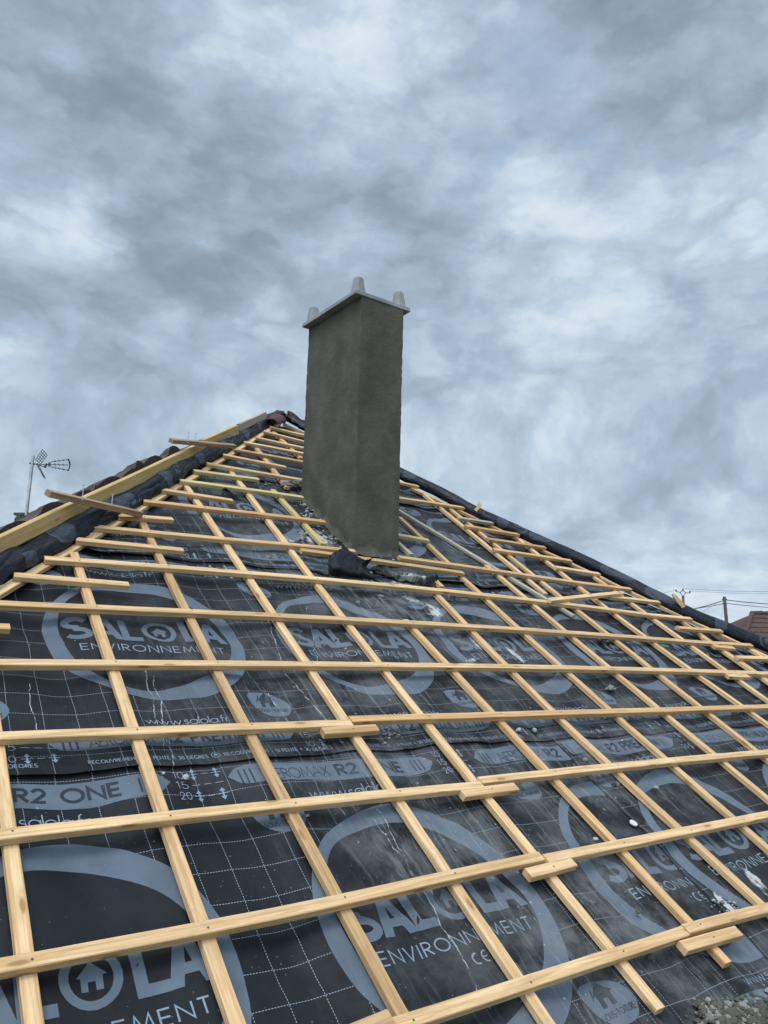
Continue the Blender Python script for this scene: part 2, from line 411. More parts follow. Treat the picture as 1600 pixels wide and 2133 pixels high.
M_RPRT2 = membrane('rolled_underlay_pale', (.11, .135, .165), dirt=False)
ROLLS = [M_ROLLG, M_RPRT, M_RPRT2, M_INK, M_ROLL]

# ------------------------------------------------------------------ lettering: a plain geometric stroke alphabet
def arc(cx, cy, rx, ry, a0, a1, n=10):
    return [(cx+rx*math.cos(math.radians(a0+(a1-a0)*i/n)), cy+ry*math.sin(math.radians(a0+(a1-a0)*i/n))) for i in range(n+1)]
GL = {
 'A': (.82, [[(0, 0), (.41, 1), (.82, 0)], [(.15, .33), (.67, .33)]]),
 'C': (.86, [arc(.5, .5, .5, .5, 50, 310, 16)]), 'D': (.74, [[(0, 0), (0, 1)] + arc(.24, .5, .5, .5, 90, -90, 12) + [(0, 0)]]),
 'E': (.52, [[(.52, 0), (0, 0), (0, 1), (.52, 1)], [(0, .5), (.48, .5)]]), 'G': (.98, [arc(.5, .5, .5, .5, 45, 360, 18) + [(.55, .5)]]),
 'I': (.0, [[(0, 0), (0, 1)]]), 'L': (.48, [[(0, 1), (0, 0), (.48, 0)]]), 'M': (.92, [[(0, 0), (.14, 1), (.46, .1), (.78, 1), (.92, 0)]]),
 'N': (.72, [[(0, 0), (0, 1), (.72, 0), (.72, 1)]]), 'O': (1.0, [arc(.5, .5, .5, .5, 0, 360, 22)]),
 'P': (.52, [[(0, 0), (0, 1)] + arc(.26, .75, .26, .25, 90, -90, 8) + [(0, .5)]]),
 'R': (.54, [[(0, 0), (0, 1)] + arc(.26, .75, .26, .25, 90, -90, 8) + [(0, .5)], [(.2, .5), (.54, 0)]]),
 'S': (.56, [arc(.28, .75, .25, .25, 30, 270, 10) + arc(.28, .25, .27, .25, 90, -150, 10)[1:]]),
 'T': (.58, [[(0, 1), (.58, 1)], [(.29, 1), (.29, 0)]]), 'U': (.62, [[(0, 1), (0, .31)] + arc(.31, .31, .31, .31, 180, 360, 10) + [(.62, 1)]]),
 'V': (.72, [[(0, 1), (.36, 0), (.72, 1)]]), 'X': (.74, [[(0, 0), (.74, 1)], [(0, 1), (.74, 0)]]),
 '0': (.62, [arc(.31, .5, .31, .5, 0, 360, 18)]), '1': (.2, [[(0, .85), (.18, 1), (.18, 0)]]),
 '2': (.56, [arc(.28, .72, .27, .28, 170, -35, 10) + [(0, 0), (.56, 0)]]), '3': (.52, [arc(.24, .76, .24, .24, 150, -90, 8), arc(.24, .26, .27, .26, 90, -150, 8)]),
 '5': (.52, [[(.5, 1), (.12, 1), (.05, .55)] + arc(.24, .32, .28, .32, 110, -150, 10)]), '-': (.3, [[(0, .45), (.3, .45)]]), '<': (.5, [[(.5, .85), (0, .5), (.5, .15)]]),
 '.': (.0, [[(0, 0), (0, .10)]]), ' ': (.3, []),
 'w': (.86, [[(0, .62), (.22, 0), (.43, .62), (.64, 0), (.86, .62)]]), 's': (.34, [arc(.17, .46, .15, .15, 30, 270, 8) + arc(.17, .155, .17, .155, 90, -150, 8)[1:]]),
 'a': (.6, [arc(.3, .3, .3, .31, 0, 360, 16), [(.6, .62), (.6, 0)]]), 'l': (.0, [[(0, 0), (0, 1.05)]]), 'o': (.6, [arc(.3, .3, .3, .31, 0, 360, 16)]),
 'f': (.3, [[(.1, 0), (.1, .85)] + arc(.24, .85, .14, .16, 180, 80, 5), [(0, .6), (.27, .6)]]), 'r': (.26, [[(0, 0), (0, .62)], [(0, .4)] + arc(.2, .38, .18, .22, 150, 70, 5)]),
}
def ribbon(pl, w):
    """outline loops for a polyline of width w: one quad per segment, joined by mitres"""
    P = [np.array(p, float) for p in pl]; n = len(P); quads = []
    closed = np.linalg.norm(P[0]-P[-1]) < 1e-6
    def nrm(a, b):
        t = b-a; L = np.linalg.norm(t); t = t/max(L, 1e-9); return np.array([-t[1], t[0]])
    offs = []
    for i in range(n):
        if i == 0 or i == n-1:
            if closed: a, b = nrm(P[-2], P[-1]), nrm(P[0], P[1])
            else: a = b = nrm(P[0], P[1]) if i == 0 else nrm(P[-2], P[-1])
        else: a, b = nrm(P[i-1], P[i]), nrm(P[i], P[i+1])
        mth = a+b; L = np.linalg.norm(mth)
        if L < .25: mth = a; k = 1
        else: mth = mth/L; k = min(1/max(mth@a, .3), 2.2)
        offs.append(mth*k*w/2)
    for i in range(n-1):
        quads.append([P[i]+offs[i], P[i]-offs[i], P[i+1]-offs[i+1], P[i+1]+offs[i+1]])
    return quads
def text_quads(txt, x, y, width, hgt, sw, gap=.22):
    """strokes of a line of text fitted into width x hgt with its baseline start at x, y"""
    adv = 0; lay = []
    for ch in txt:
        w, st = GL[ch]; lay.append((adv, st)); adv += w + gap
    adv -= gap; sx = width/adv; out = []
    for a, st in lay:
        for pl in st:
            q = [(x+(a+p[0])*sx, y+p[1]*hgt) for p in pl]
            out += ribbon(q, sw)
    return out
def fill(loops, dv=.012, du=.02):
    """scanline fill of closed loops with small quads, so that print follows a curved sheet"""
    E = []; vs = set()
    for lp in loops:
        L = len(lp)
        for i in range(L):
            a, b = lp[i], lp[(i+1) % L]; vs.add(round(float(a[1]), 6))
            if abs(a[1]-b[1]) > 1e-7: E.append((a, b) if a[1] < b[1] else (b, a))
    vs = sorted(vs); lv = []
    for a, b in zip(vs[:-1], vs[1:]):
        k = max(1, int(math.ceil((b-a)/dv))); lv += [a+(b-a)*i/k for i in range(k)]
    lv.append(vs[-1]); out = []
    for a, b in zip(lv[:-1], lv[1:]):
        if b-a < 1e-6: continue
        mid = (a+b)/2; xs = []
        for p, q in E:
            if p[1] <= mid < q[1]:
                f = lambda y: p[0]+(q[0]-p[0])*(y-p[1])/(q[1]-p[1])
                xs.append((f(mid), f(a), f(b)))
        xs.sort()
        for i in range(0, len(xs)-1, 2):
            l, r = xs[i], xs[i+1]; k = max(1, int(math.ceil((r[0]-l[0])/du)))
            for j in range(k):
                s0, s1 = j/k, (j+1)/k
                out.append([(l[1]+(r[1]-l[1])*s0, a), (l[1]+(r[1]-l[1])*s1, a), (l[2]+(r[2]-l[2])*s1, b), (l[2]+(r[2]-l[2])*s0, b)])
    return out
def subq(quads, step=.02):
    out = []
    for q in quads:
        q = [np.array(p, float) for p in q]
        L = np.linalg.norm((q[0]+q[1])/2-(q[2]+q[3])/2); k = max(1, int(math.ceil(L/step)))
        for i in range(k):
            s, e = i/k, (i+1)/k
            out.append([q[0]+(q[3]-q[0])*s, q[1]+(q[2]-q[1])*s, q[1]+(q[2]-q[1])*e, q[0]+(q[3]-q[0])*e])
    return out
def smooth_loop(pts, n=3):
    P = [np.array(p, float) for p in pts]; out = []; L = len(P)
    for i in range(L):
        a, b, c, e = P[i-1], P[i], P[(i+1) % L], P[(i+2) % L]
        for k in range(n):
            t = k/n; out.append(.5*((2*b)+(-a+c)*t+(2*a-5*b+4*c-e)*t*t+(-a+3*b-3*c+e)*t**3))
    return out
OUT = [(.231, 1.894), (.221, 1.80), (.229, 1.709), (.248, 1.637), (.283, 1.575), (.327, 1.52), (.374, 1.481), (.42, 1.445), (.46, 1.42), (.522, 1.40), (.607, 1.387), (.688, 1.385), (.763, 1.396), (.83, 1.424), (.908, 1.478), (.969, 1.545), (1.019, 1.636), (1.045, 1.732), (1.055, 1.843), (1.045, 1.948), (1.01, 2.045), (.964, 2.126), (.898, 2.187), (.836, 2.231), (.782, 2.254), (.72, 2.271), (.648, 2.272), (.563, 2.255), (.477, 2.222), (.399, 2.176), (.339, 2.118), (.284, 2.043), (.251, 1.969)]
INN = [(.293, 1.93), (.284, 1.827), (.290, 1.73), (.309, 1.656), (.343, 1.585), (.385, 1.528), (.43, 1.487), (.48, 1.462), (.534, 1.452), (.599, 1.456), (.67, 1.475), (.739, 1.502), (.808, 1.534), (.880, 1.583), (.940, 1.644), (.98, 1.719), (.997, 1.808), (.99, 1.89), (.967, 1.965), (.93, 2.03), (.88, 2.083), (.825, 2.122), (.775, 2.147), (.722, 2.171), (.661, 2.186), (.574, 2.187), (.48, 2.168), (.41, 2.132), (.356, 2.075), (.316, 2.005)]
SOUS = [(-.085, .05), (-.08, .0), (-.06, -.04), (-.025, -.066), (.02, -.072), (.06, -.06), (.085, -.03), (.092, .0), (.075, .035), (.04, .058), (0, .068), (-.04, .072), (-.07, .068)]
HOUSE = [[(-.5, .08), (.02, .62), (.56, .10), (.40, .10), (.36, -.42), (.12, -.42), (.13, -.08), (-.13, -.08), (-.15, -.42), (-.38, -.42), (-.36, .08)]]
def sh(lp, du, dv, s=1.0): return [(p[0]*s+du, p[1]*s+dv) for p in lp]

def sheet_print(du, dv, name2, top=True):
    low = .075 if -2 < dv < -1 else 0.0
    """all the print of one repeat of the underlay: list of (material index, layer, quads)"""
    o = []
    inn = smooth_loop(INN); out = smooth_loop(OUT)
    o.append((4, 1, fill([sh(inn, du, dv)], .02, .03)))
    o.append((1, 1, fill([sh(out, du, dv), sh(inn, du, dv)])))
    # big name
    B = []; sw = .034; y0, y1 = 1.778+dv, 1.932+dv; H = y1-y0
    def strokes(pls, w=sw):
        q = []
        for pl in pls: q += ribbon(pl, w)
        return q
    S = [(.352+.040*math.cos(math.radians(a))+du, 1.892+.028*math.sin(math.radians(a))+dv) for a in range(25, 271, 20)] + \
        [(.352+.045*math.cos(math.radians(a))+du, 1.818+.030*math.sin(math.radians(a))+dv) for a in range(90, -151, -20)]
    B += strokes([S], .030)
    def A(x0, w):
        x0 += du
        pt = lambda q: [(x0+a*w, y0+b_*H) for a, b_ in q]
        return fill([pt([(0, 0), (.28, 0), (.35, .2), (.65, .2), (.72, 0), (1, 0), (.64, 1), (.36, 1)]), pt([(.425, .40), (.575, .40), (.5, .70)])], .02, .03)
    def L(x0, w):
        x0 += du
        return strokes([[(x0+.017, y1), (x0+.017, y0+.015), (x0+w, y0+.015)]], .032)
    B += A(.405, .125); B += L(.525, .085); B += L(.785, .085); B += A(.862, .125)
    O = [(.692+.062*math.cos(math.radians(a))+du, 1.855+.068*math.sin(math.radians(a))+dv) for a in range(0, 361, 15)]
    B += strokes([O], .022)
    o.append((1, 2, subq(B, .03)))
    o.append((1, 2, fill([sh(HOUSE[0], .692+du, 1.852+dv, .068)], .01, .02)))
    o.append((2, 2, subq(text_quads('ENVIRONNEMENT', .346+du, 1.698+dv, .598, .041, .0050, .30))))
    if abs(dv) > .1 and du < 2: o.append((2, 2, subq(ribbon([(.655+du+.014*math.cos(math.radians(a)), 1.648+dv+.017*math.sin(math.radians(a))) for a in range(70, 291, 22)], .005)
              + ribbon([(.690+du+.014*math.cos(math.radians(a)), 1.648+dv+.017*math.sin(math.radians(a))) for a in range(70, 291, 22)], .005) + ribbon([(.677+du, 1.648+dv), (.694+du, 1.648+dv)], .004))))
    # round mark with the little house, below and above the ring
    for (cu, cv) in ((1.015, 1.345), (.27, 2.275)):
        cu += du; cv += dv+(low if cv < 2 else 0)
        o.append((1, 1, fill([sh(smooth_loop(SOUS), cu, cv)])))
        o.append((3, 2, fill([sh(HOUSE[0], cu-.008, cv+.022, .075)], .01, .02)))
        o.append((3, 2, subq(ribbon([(cu-.052, cv+.018), (cu-.038, cv+.05)], .004))))
        o.append((3, 2, subq(text_quads('SOUS-TOITURE', cu-.062, cv-.042, .132, .018, .0025, .3))))
    # label bands
    for (b0, up) in ((1.128, False), (2.418, True)):
        if up and not top: continue
        x0, x1 = .157+du, 1.05+du; n = 24; b0 += (0 if up else low); top_ = []; bot = []
        for i in range(n+1):
            t = i/n; x = x0+(x1-x0)*t
            wv1 = .012*math.sin(t*6.3+.6)*(1 if up else .5); e = min(t, 1-t)*n/2
            r = .045*math.sqrt(max(0, 1-(1-min(e, 1))**2))
            top_.append((x, b0+dv+.045+wv1*.5+r+.004)); bot.append((x, b0+dv+.045+wv1-r))
        o.append((1, 1, fill([bot+top_[::-1]])))
        yb = b0+dv+.018
        for k in range(3):
            o.append((3, 2, subq(ribbon([(x0+.045+k*.021, yb-.005), (x0+.045+k*.021, yb+.062)], .007))))
            o.append((3, 2, subq(ribbon([(x1-.10+k*.021, yb-.003), (x1-.10+k*.021, yb+.058)], .006))))
        if name2 == 'R2 ONE':
            o.append((3, 2, subq(text_quads('AEROMAX', x0+.135, yb, .26, .052, .0035, .12))))
            o.append((3, 2, subq(text_quads('R2 ONE', x0+.43, yb, .30, .05, .011, .25))))
        else:
            o.append((3, 2, subq(text_quads('AEROMAX', x0+.125, yb, .21, .05, .0035, .12))))
            o.append((3, 2, subq(text_quads('R2 PREMIUM', x0+.37, yb, .38, .05, .010, .25))))
    o.append((2, 2, subq(text_quads('www.salola.fr', .488+du, 1.243+dv+low, .315, .033, .0036, .13))))
    if top: o.append((2, 2, subq(text_quads('www.salola.fr', .425+du, 2.337+dv, .36, .045, .0042, .13))))
    # lap scale: figures, dashes and arrows
    def arrow(x, y):
        q = ribbon([(x, y-.012), (x, y+.012)], .006); q += [[(x-.010, y+.010), (x+.010, y+.010), (x+.001, y+.024), (x-.001, y+.024)], [(x+.010, y-.010), (x-.010, y-.010), (x-.001, y-.024), (x+.001, y-.024)]]
        return q + ribbon([(x-.018, y), (x+.018, y)], .0025)
    for (vv, tx) in ((1.10, '10'), (1.155, '15'), (1.21, '20'), (2.408, '20'), (2.455, '15'), (2.50, '10')):
        if vv > 2 and not top: continue
        q = text_quads(tx, 1.068+du, vv-.014+dv, .038 if tx != '10' else .034, .030, .0032, .25)
        for k, x in enumerate((1.135, 1.175, 1.215)):
            if k % 2 == 0: q += arrow(x+du, vv+dv) if tx != '15' else ribbon([(x+du-.014, vv+dv), (x+du+.014, vv+dv)], .0025)
            else: q += ribbon([(x+du-.012, vv+dv), (x+du+.012, vv+dv)], .0025)
        o.append((2, 2, subq(q)))
    o.append((2, 2, subq(text_quads('RECOUVREMENT - SI PENTE < 30 DEGRES', .26+du, 1.056+dv, .40*1.0, .0185, .0026, .28))))
    cc = (.688+du, 1.066+dv)
    o.append((2, 2, subq(ribbon([(cc[0]+.015*math.cos(math.radians(a)), cc[1]+.015*math.sin(math.radians(a))) for a in range(0, 361, 24)], .003))))
    o.append((2, 2, fill([sh(HOUSE[0], cc[0], cc[1], .017)])))
    o.append((2, 2, subq(text_quads('RECOUVREMENT - SI PENTE < 30 DEGRES', .72+du, 1.056+dv, .44, .0185, .0026, .28))))
    return o

# ------------------------------------------------------------------ the house and its roof
house = thing('house', 'house roof stripped of tiles, black printed underlay under a grid of pale timber battens', 'house', tuple(W(0, 0)))

def mem_h(u, v):
    s = 0.5-0.5*np.cos(2*np.pi*u/.42)
    wr = .010*vn(u*3.1+v*1.3, v*7.5, 3) + .004*vn(u*9, v*5+u*3, 5) + .003*vn(u*15+v*9, v*17-u*4, 9)
    fold = .006*vn(u*1.3+4, v*13+.4*vn(u*2, v*2, 2), 11)*np.clip((v-1.9)/.8, 0, 1)
    return -.0615 - .013*s + (wr+fold)*(0.25+0.75*s)

SHEETS = [  # lower edge v, list of (du) repeats, dv of print, product line, seam u
    (-1.50, [], -3.0), (-.49, [-.552, .540, 1.66], -1.512), (1.028, [-1.05, 0, 1.03, 2.05, 3.04, 4.02, 4.97], 0.0),
    (2.548, [-.05, .98, 2.0, 3.02, 4.0], 1.525), (3.93, [1.0, 2.0, 3.0], 2.92), (5.0, [], 4.4)]
def lap_wave(u, k):
    return .012*vn(u*1.7, k*9.1+.5, 21)+.005*vn(u*6.0, k*3.3, 22)
def lift(u, k): return .007+.014*np.clip(vn(u*2.1+k, k*5.7, 31), 0, 1)+.004*vn(u*8, k*1.7, 32)
def sheet_h(u, v, k, vlow):
    e = np.clip((v-(vlow+lap_wave(u, k)))/.09, 0, 1)
    return mem_h(u, v) + .0022*k + (lift(u, k)*(1-e)**2 if k > 1 else 0)

def build_sheet(k, vlow, prints, umin=None, umax=None, extra=0.0, label=None):
    vhi = min(vlow+1.60, VTOP) if k else vlow+1.1
    rows = max(2, int((vhi-vlow)/.02)); cols = 330
    t = np.linspace(0, 1, rows+1)[:, None]; a = np.linspace(0, 1, cols+1)[None, :]
    v0 = vlow+(vhi-vlow)*t + 0*a
    ul = np.maximum(hipL(v0)-.05, -9); ur = np.maximum(hipR(v0)+.05, ul+.02)
    if umin is not None: ul = np.maximum(ul, umin+.01*vn(v0*3, 2, 4))
    if umax is not None: ur = np.minimum(ur, umax)
    u = ul+(ur-ul)*a
    v = v0+lap_wave(u, k)*(1-t)
    h = sheet_h(u, v, k, vlow)+extra
    P = WA(u, v, h).reshape(-1, 3); uv = np.stack([u, v], -1).reshape(-1, 2)
    n1 = cols+1
    i, j = np.meshgrid(np.arange(rows), np.arange(cols), indexing='ij'); b = (i*n1+j).ravel()
    F = np.stack([b, b+1, b+n1+1, b+n1], -1)
    V = [P]; U = [uv]; FF = [F]; MI = [np.zeros(len(F), int)]; cnt = len(P)
    for (mi, layer, quads) in prints:
        if not len(quads): continue
        Q = np.array([[(float(p[0]), float(p[1])) for p in q] for q in quads])
        c = Q.mean(1)
        ok = (c[:, 0] > hipL(c[:, 1])-.04) & (c[:, 0] < hipR(c[:, 1])+.04) & (c[:, 1] > vlow+lap_wave(c[:, 0], k)+.002) & (c[:, 1] < vhi)
        if umin is not None: ok &= c[:, 0] > umin+.02
        if umax is not None: ok &= c[:, 0] < umax
        Q = Q[ok]
        if not len(Q): continue
        q = Q.reshape(-1, 2)
        hh = sheet_h(q[:, 0], q[:, 1], k, vlow)+extra+.0009*layer
        V.append(WA(q[:, 0], q[:, 1], hh)); U.append(q); 
        f = np.arange(len(q)).reshape(-1, 4)
        A = Q[:, 0]-Q[:, 2]; Bv = Q[:, 1]-Q[:, 3]
        neg = (A[:, 0]*Bv[:, 1]-A[:, 1]*Bv[:, 0]) < 0
        f[neg] = f[neg][:, ::-1]
        FF.append(f+cnt); MI.append(np.full(len(Q), mi)); cnt += len(q)
    V = np.concatenate(V); U = np.concatenate(U); FF = np.concatenate(FF).tolist(); MI = np.concatenate(MI).tolist()
    o = mesh_obj('underlay_sheet', V, FF, MEMS, house, True, U, MI)
    if label: o['label'] = label
    return o
for k, (vlow, dus, dv) in enumerate(SHEETS):
    pr = []
    for du in dus: pr += sheet_print(du, dv, 'R2 ONE' if k == 1 else 'R2 PREMIUM')
    if k == 1:
        build_sheet(k, vlow, pr, umax=2.45)
        pr = []
        for du in (2.17, 3.25, 4.3): pr += sheet_print(du, dv+.006, 'R2 PREMIUM')
        build_sheet(k, vlow, pr, umin=2.37, extra=.004)
    else: build_sheet(k, vlow, pr)
# prints of the lowest strip peeping in at the bottom corner are part of sheet 1's lower margin

# ---- battens
BW, BT = .038, .025
def batten(name, path, h_top, mat=None, w=BW, t=BT, parent=None, nails=(), jit=.0008, frame=None, chew=0.0, seed=None):
    """square-sawn timber along path [(u, v)] on the slope; its top face lies h_top above the batten plane"""
    rs = random.Random(seed if seed is not None else hash(name) % 1000 + int(path[0][0]*1000)+int(path[0][1]*977))
    P = [np.array(p, float) for p in path]
    pts = [P[0]]
    for a, b in zip(P[:-1], P[1:]):
        n = max(1, int(np.linalg.norm(b[:2]-a[:2])/.11))
        for i in range(1, n+1): pts.append(a+(b-a)*i/n)
    Q3 = []
    for p in pts:
        hh = h_top if np.isscalar(h_top) else np.interp(np.linalg.norm(p[:2]-P[0][:2]), [0, np.linalg.norm(P[-1][:2]-P[0][:2])], h_top)
        Q3.append((W(p[0], p[1], hh)))
    ch = .0022
    sec = [(-w/2+ch, 0), (w/2-ch, 0), (w/2, -ch), (w/2, -t+ch), (w/2-ch, -t), (-w/2+ch, -t), (-w/2, -t+ch), (-w/2, -ch)]
    per = [0]
    for a, b in zip(sec, sec[1:]+sec[:1]): per.append(per[-1]+math.dist(a, b))
    vs = []; uv = []; fs = []; s = 0; L = len(Q3)
    for i, q in enumerate(Q3):
        tv = Q3[min(i+1, L-1)]-Q3[max(i-1, 0)]; tv /= np.linalg.norm(tv)
        nn = NV - tv*(NV@tv); nn /= np.linalg.norm(nn); sd_ = np.cross(nn, tv)
        if i: s += np.linalg.norm(q-Q3[i-1])
        jw = rs.uniform(-jit, jit); jn = rs.uniform(-jit, jit)*.5
        for k in range(9):
            c = sec[k % 8]; e = rs.uniform(-chew, chew) if chew else 0
            vs.append(q+sd_*(c[0]+jw+e*.5)+nn*(c[1]+jn)); uv.append((s, per[k]))
        if i == 0: t0 = tv
    for i in range(L-1):
        for k in range(8): fs.append((i*9+k, i*9+k+1, (i+1)*9+k+1, (i+1)*9+k))
    # end grain
    b = len(vs)
    for e, i in ((0, 0), (1, L-1)):
        skew = rs.uniform(-.004, .004)
        for k in range(8): vs.append(vs[i*9+k]); uv.append((s*e+sec[k][1]*.2, sec[k][0]*.3))
    fs.append(tuple(b+k for k in range(8))); fs.append(tuple(b+8+k for k in range(7, -1, -1)))
    mi = [0]*len(fs)
    fs = [f[::-1] for f in fs]
    for (nu, nv) in nails:
        for dd in range(1):
            c = W(nu, nv, (h_top if np.isscalar(h_top) else h_top[0])+.0012); b = len(vs)
            a_ = W(1, 0)*.0032; b_ = W(0, 1)*.0032
            for an in range(6): vs.append(c+a_*math.cos(an*1.047)+b_*math.sin(an*1.047)); uv.append((0, 0))
            fs.append(tuple(b+k for k in range(6))); mi.append(1)
    o = mesh_obj(name, vs, fs, [mat or M_WOOD, M_NAIL], parent, False, uv, mi)
    return o

# counter battens (running up the slope): nail points measured on the top battens (n) and points on their own top face (t)
CB = {
 0: ([(21, 1733), (62, 2001)], [(49, 1950), (9, 1625), (72, 2100)], None, -.75),
 1: ([(199, 1265), (241, 1380), (285, 1520), (355, 1699), (435, 1928)], [(192, 1250), (170, 1192), (154, 1154), (360, 1744), (415, 1910), (440, 1966), (491, 2111)], (152, 1149), -.75),
 2: ([(399, 1274), (456, 1380), (525, 1511), (615, 1673), (721, 1874), (861, 2122)], [(353, 1210), (337, 1157), (313, 1117)], (299, 1082), -.75),
 3: ([(579, 1281), (653, 1380), (739, 1509), (828, 1646), (950, 1818), (1104, 2042)], [(516, 1190), (459, 1113), (422, 1060)], (390, 1009), -.75),
 4: ([(718, 1290), (806, 1379), (894, 1490), (1014, 1634), (1127, 1792), (1304, 1979)], [(659, 1200), (597, 1131), (556, 1081), (516, 1023)], (482, 979), (1383, 2098)),
 5: ([(858, 1295), (952, 1383), (1045, 1487), (1150, 1607), (1298, 1752), (1461, 1923)], [], (852, 1290), (1517, 2005)),
 6: ([(981, 1301), (1072, 1387), (1167, 1484), (1294, 1593), (1438, 1730)], [(936, 1260)], (906, 1233), -.10),
 7: ([(1095, 1310), (1186, 1391), (1291, 1481), (1409, 1583), (1548, 1705)], [(1000, 1233)], (962, 1196), -.10),
 8: ([(1190, 1317), (1291, 1393), (1391, 1477), (1507, 1573)], [(1096, 1242), (1040, 1198)], (1013, 1176), -.10),
 9: ([(1284, 1323), (1377, 1398), (1478, 1473), (1597, 1566)], [(1168, 1240), (1128, 1208), (1060, 1156), (1000, 1107)], (945, 1060), -.10),
 10: ([(1363, 1331), (1456, 1397), (1568, 1472)], [(1234, 1238), (1200, 1216), (1172, 1192), (1136, 1166)], (1080, 1123), -.10),
 11: ([(1440, 1334), (1530, 1399)], [(1312, 1254), (1352, 1278)], (1243, 1200), -.10),
 12: ([(1492, 1334), (1590, 1400)], [(1420, 1290), (1440, 1306), (1516, 1358), (1560, 1386)], (1408, 1283), -.10),
}
colfit = {}
for k, (nl, tp, top, bot) in CB.items():
    pts = [at(x, y, 0) for x, y in nl] + [at(x, y, -BT) for x, y in tp]
    A = np.array(pts); deg = 2 if len(A) > 5 else 1
    cf = np.polyfit(A[:, 1], A[:, 0], deg); lo, hi = A[:, 1].min(), A[:, 1].max()
    def fu(v, cf=cf, lo=lo, hi=hi):
        if v > hi: return np.polyval(cf, hi)+(v-hi)*np.polyval(np.polyder(cf), hi)*.5
        if v < lo: return np.polyval(cf, lo)+(v-lo)*np.polyval(np.polyder(cf), lo)*.5
        return np.polyval(cf, v)
    vt = at(*top, -BT)[1] if top else hi+.12
    vb = bot if not isinstance(bot, tuple) else at(*bot, -BT)[1]
    colfit[k] = (fu, vb, vt)
    if k == 0: vt = 1.30
    vs = np.linspace(vb, vt, 14)
    batten('counter_batten', [(fu(v), v) for v in vs], -BT-.0006, parent=house, chew=.002 if k in (1, 4, 6) else .001)
# extra columns beyond the frame on the right and left
for (u0, v0, v1) in ((-.42, -.75, .85), (-.84, -.75, .35), (4.93, -.1, 2.0), (5.35, -.1, 1.4)):
    batten('counter_batten', [(u0, v0), (u0, v1)], -BT-.0006, parent=house)
# short pieces round the chimney and along the right hip
def cbp(a, b, mat=None, h=-BT-.0006, nm='counter_batten'):
    return batten(nm, [at(*a, h), at(*b, h)], h, mat, parent=house)
cbp((534, 931), (600, 1014)); cbp((569, 1019), (674, 1132), M_WOODG); cbp((889, 1190), (922, 1221))
cbp((833, 1076), (942, 1178)); cbp((829, 1128), (858, 1154), M_GREYW)
cbp((886, 1030), (1138, 1236)); cbp((571, 899), (628, 953)); cbp((1554, 1345), (1640, 1398))
# hip battens
def hipb(px, h=-BT-.0006):
    A = np.array([at(x, y, h) for x, y in px]); return A
HL = hipb([(0, 1232), (40, 1208), (80, 1182), (140, 1146), (200, 1110), (252, 1084), (317, 1044), (386, 1003), (414, 985)])
HL2 = hipb([(425, 979), (455, 962), (492, 938), (540, 904), (583, 880)])
cf = np.polyfit(HL[:, 1], HL[:, 0], 1)
batten('hip_batten', [(np.polyval(cf, v), v) for v in (-.75, HL[-1][1])], -BT-.0012, parent=house)
batten('hip_batten', [tuple(HL2[0]), tuple(HL2[-1])], -BT-.0012, parent=house)
HR = hipb([(846, 1012), (886, 1029), (932, 1049), (994, 1077), (1045, 1102), (1101, 1130), (1166, 1160), (1216, 1184), (1286, 1218), (1310, 1236), (1368, 1260), (1410, 1277), (1474, 1306), (1538, 1336), (1600, 1364)])
cr = np.polyfit(HR[:, 1], HR[:, 0], 1)
batten('hip_batten', [(np.polyval(cr, v), v) for v in (-.1, 2.7)], -BT-.0012, parent=house)
batten('hip_batten', [(np.polyval(cr, v), v) for v in (2.72, HR[0][1])], -BT-.0012, parent=house)
cbp((592, 882), (640, 905), nm='hip_batten')

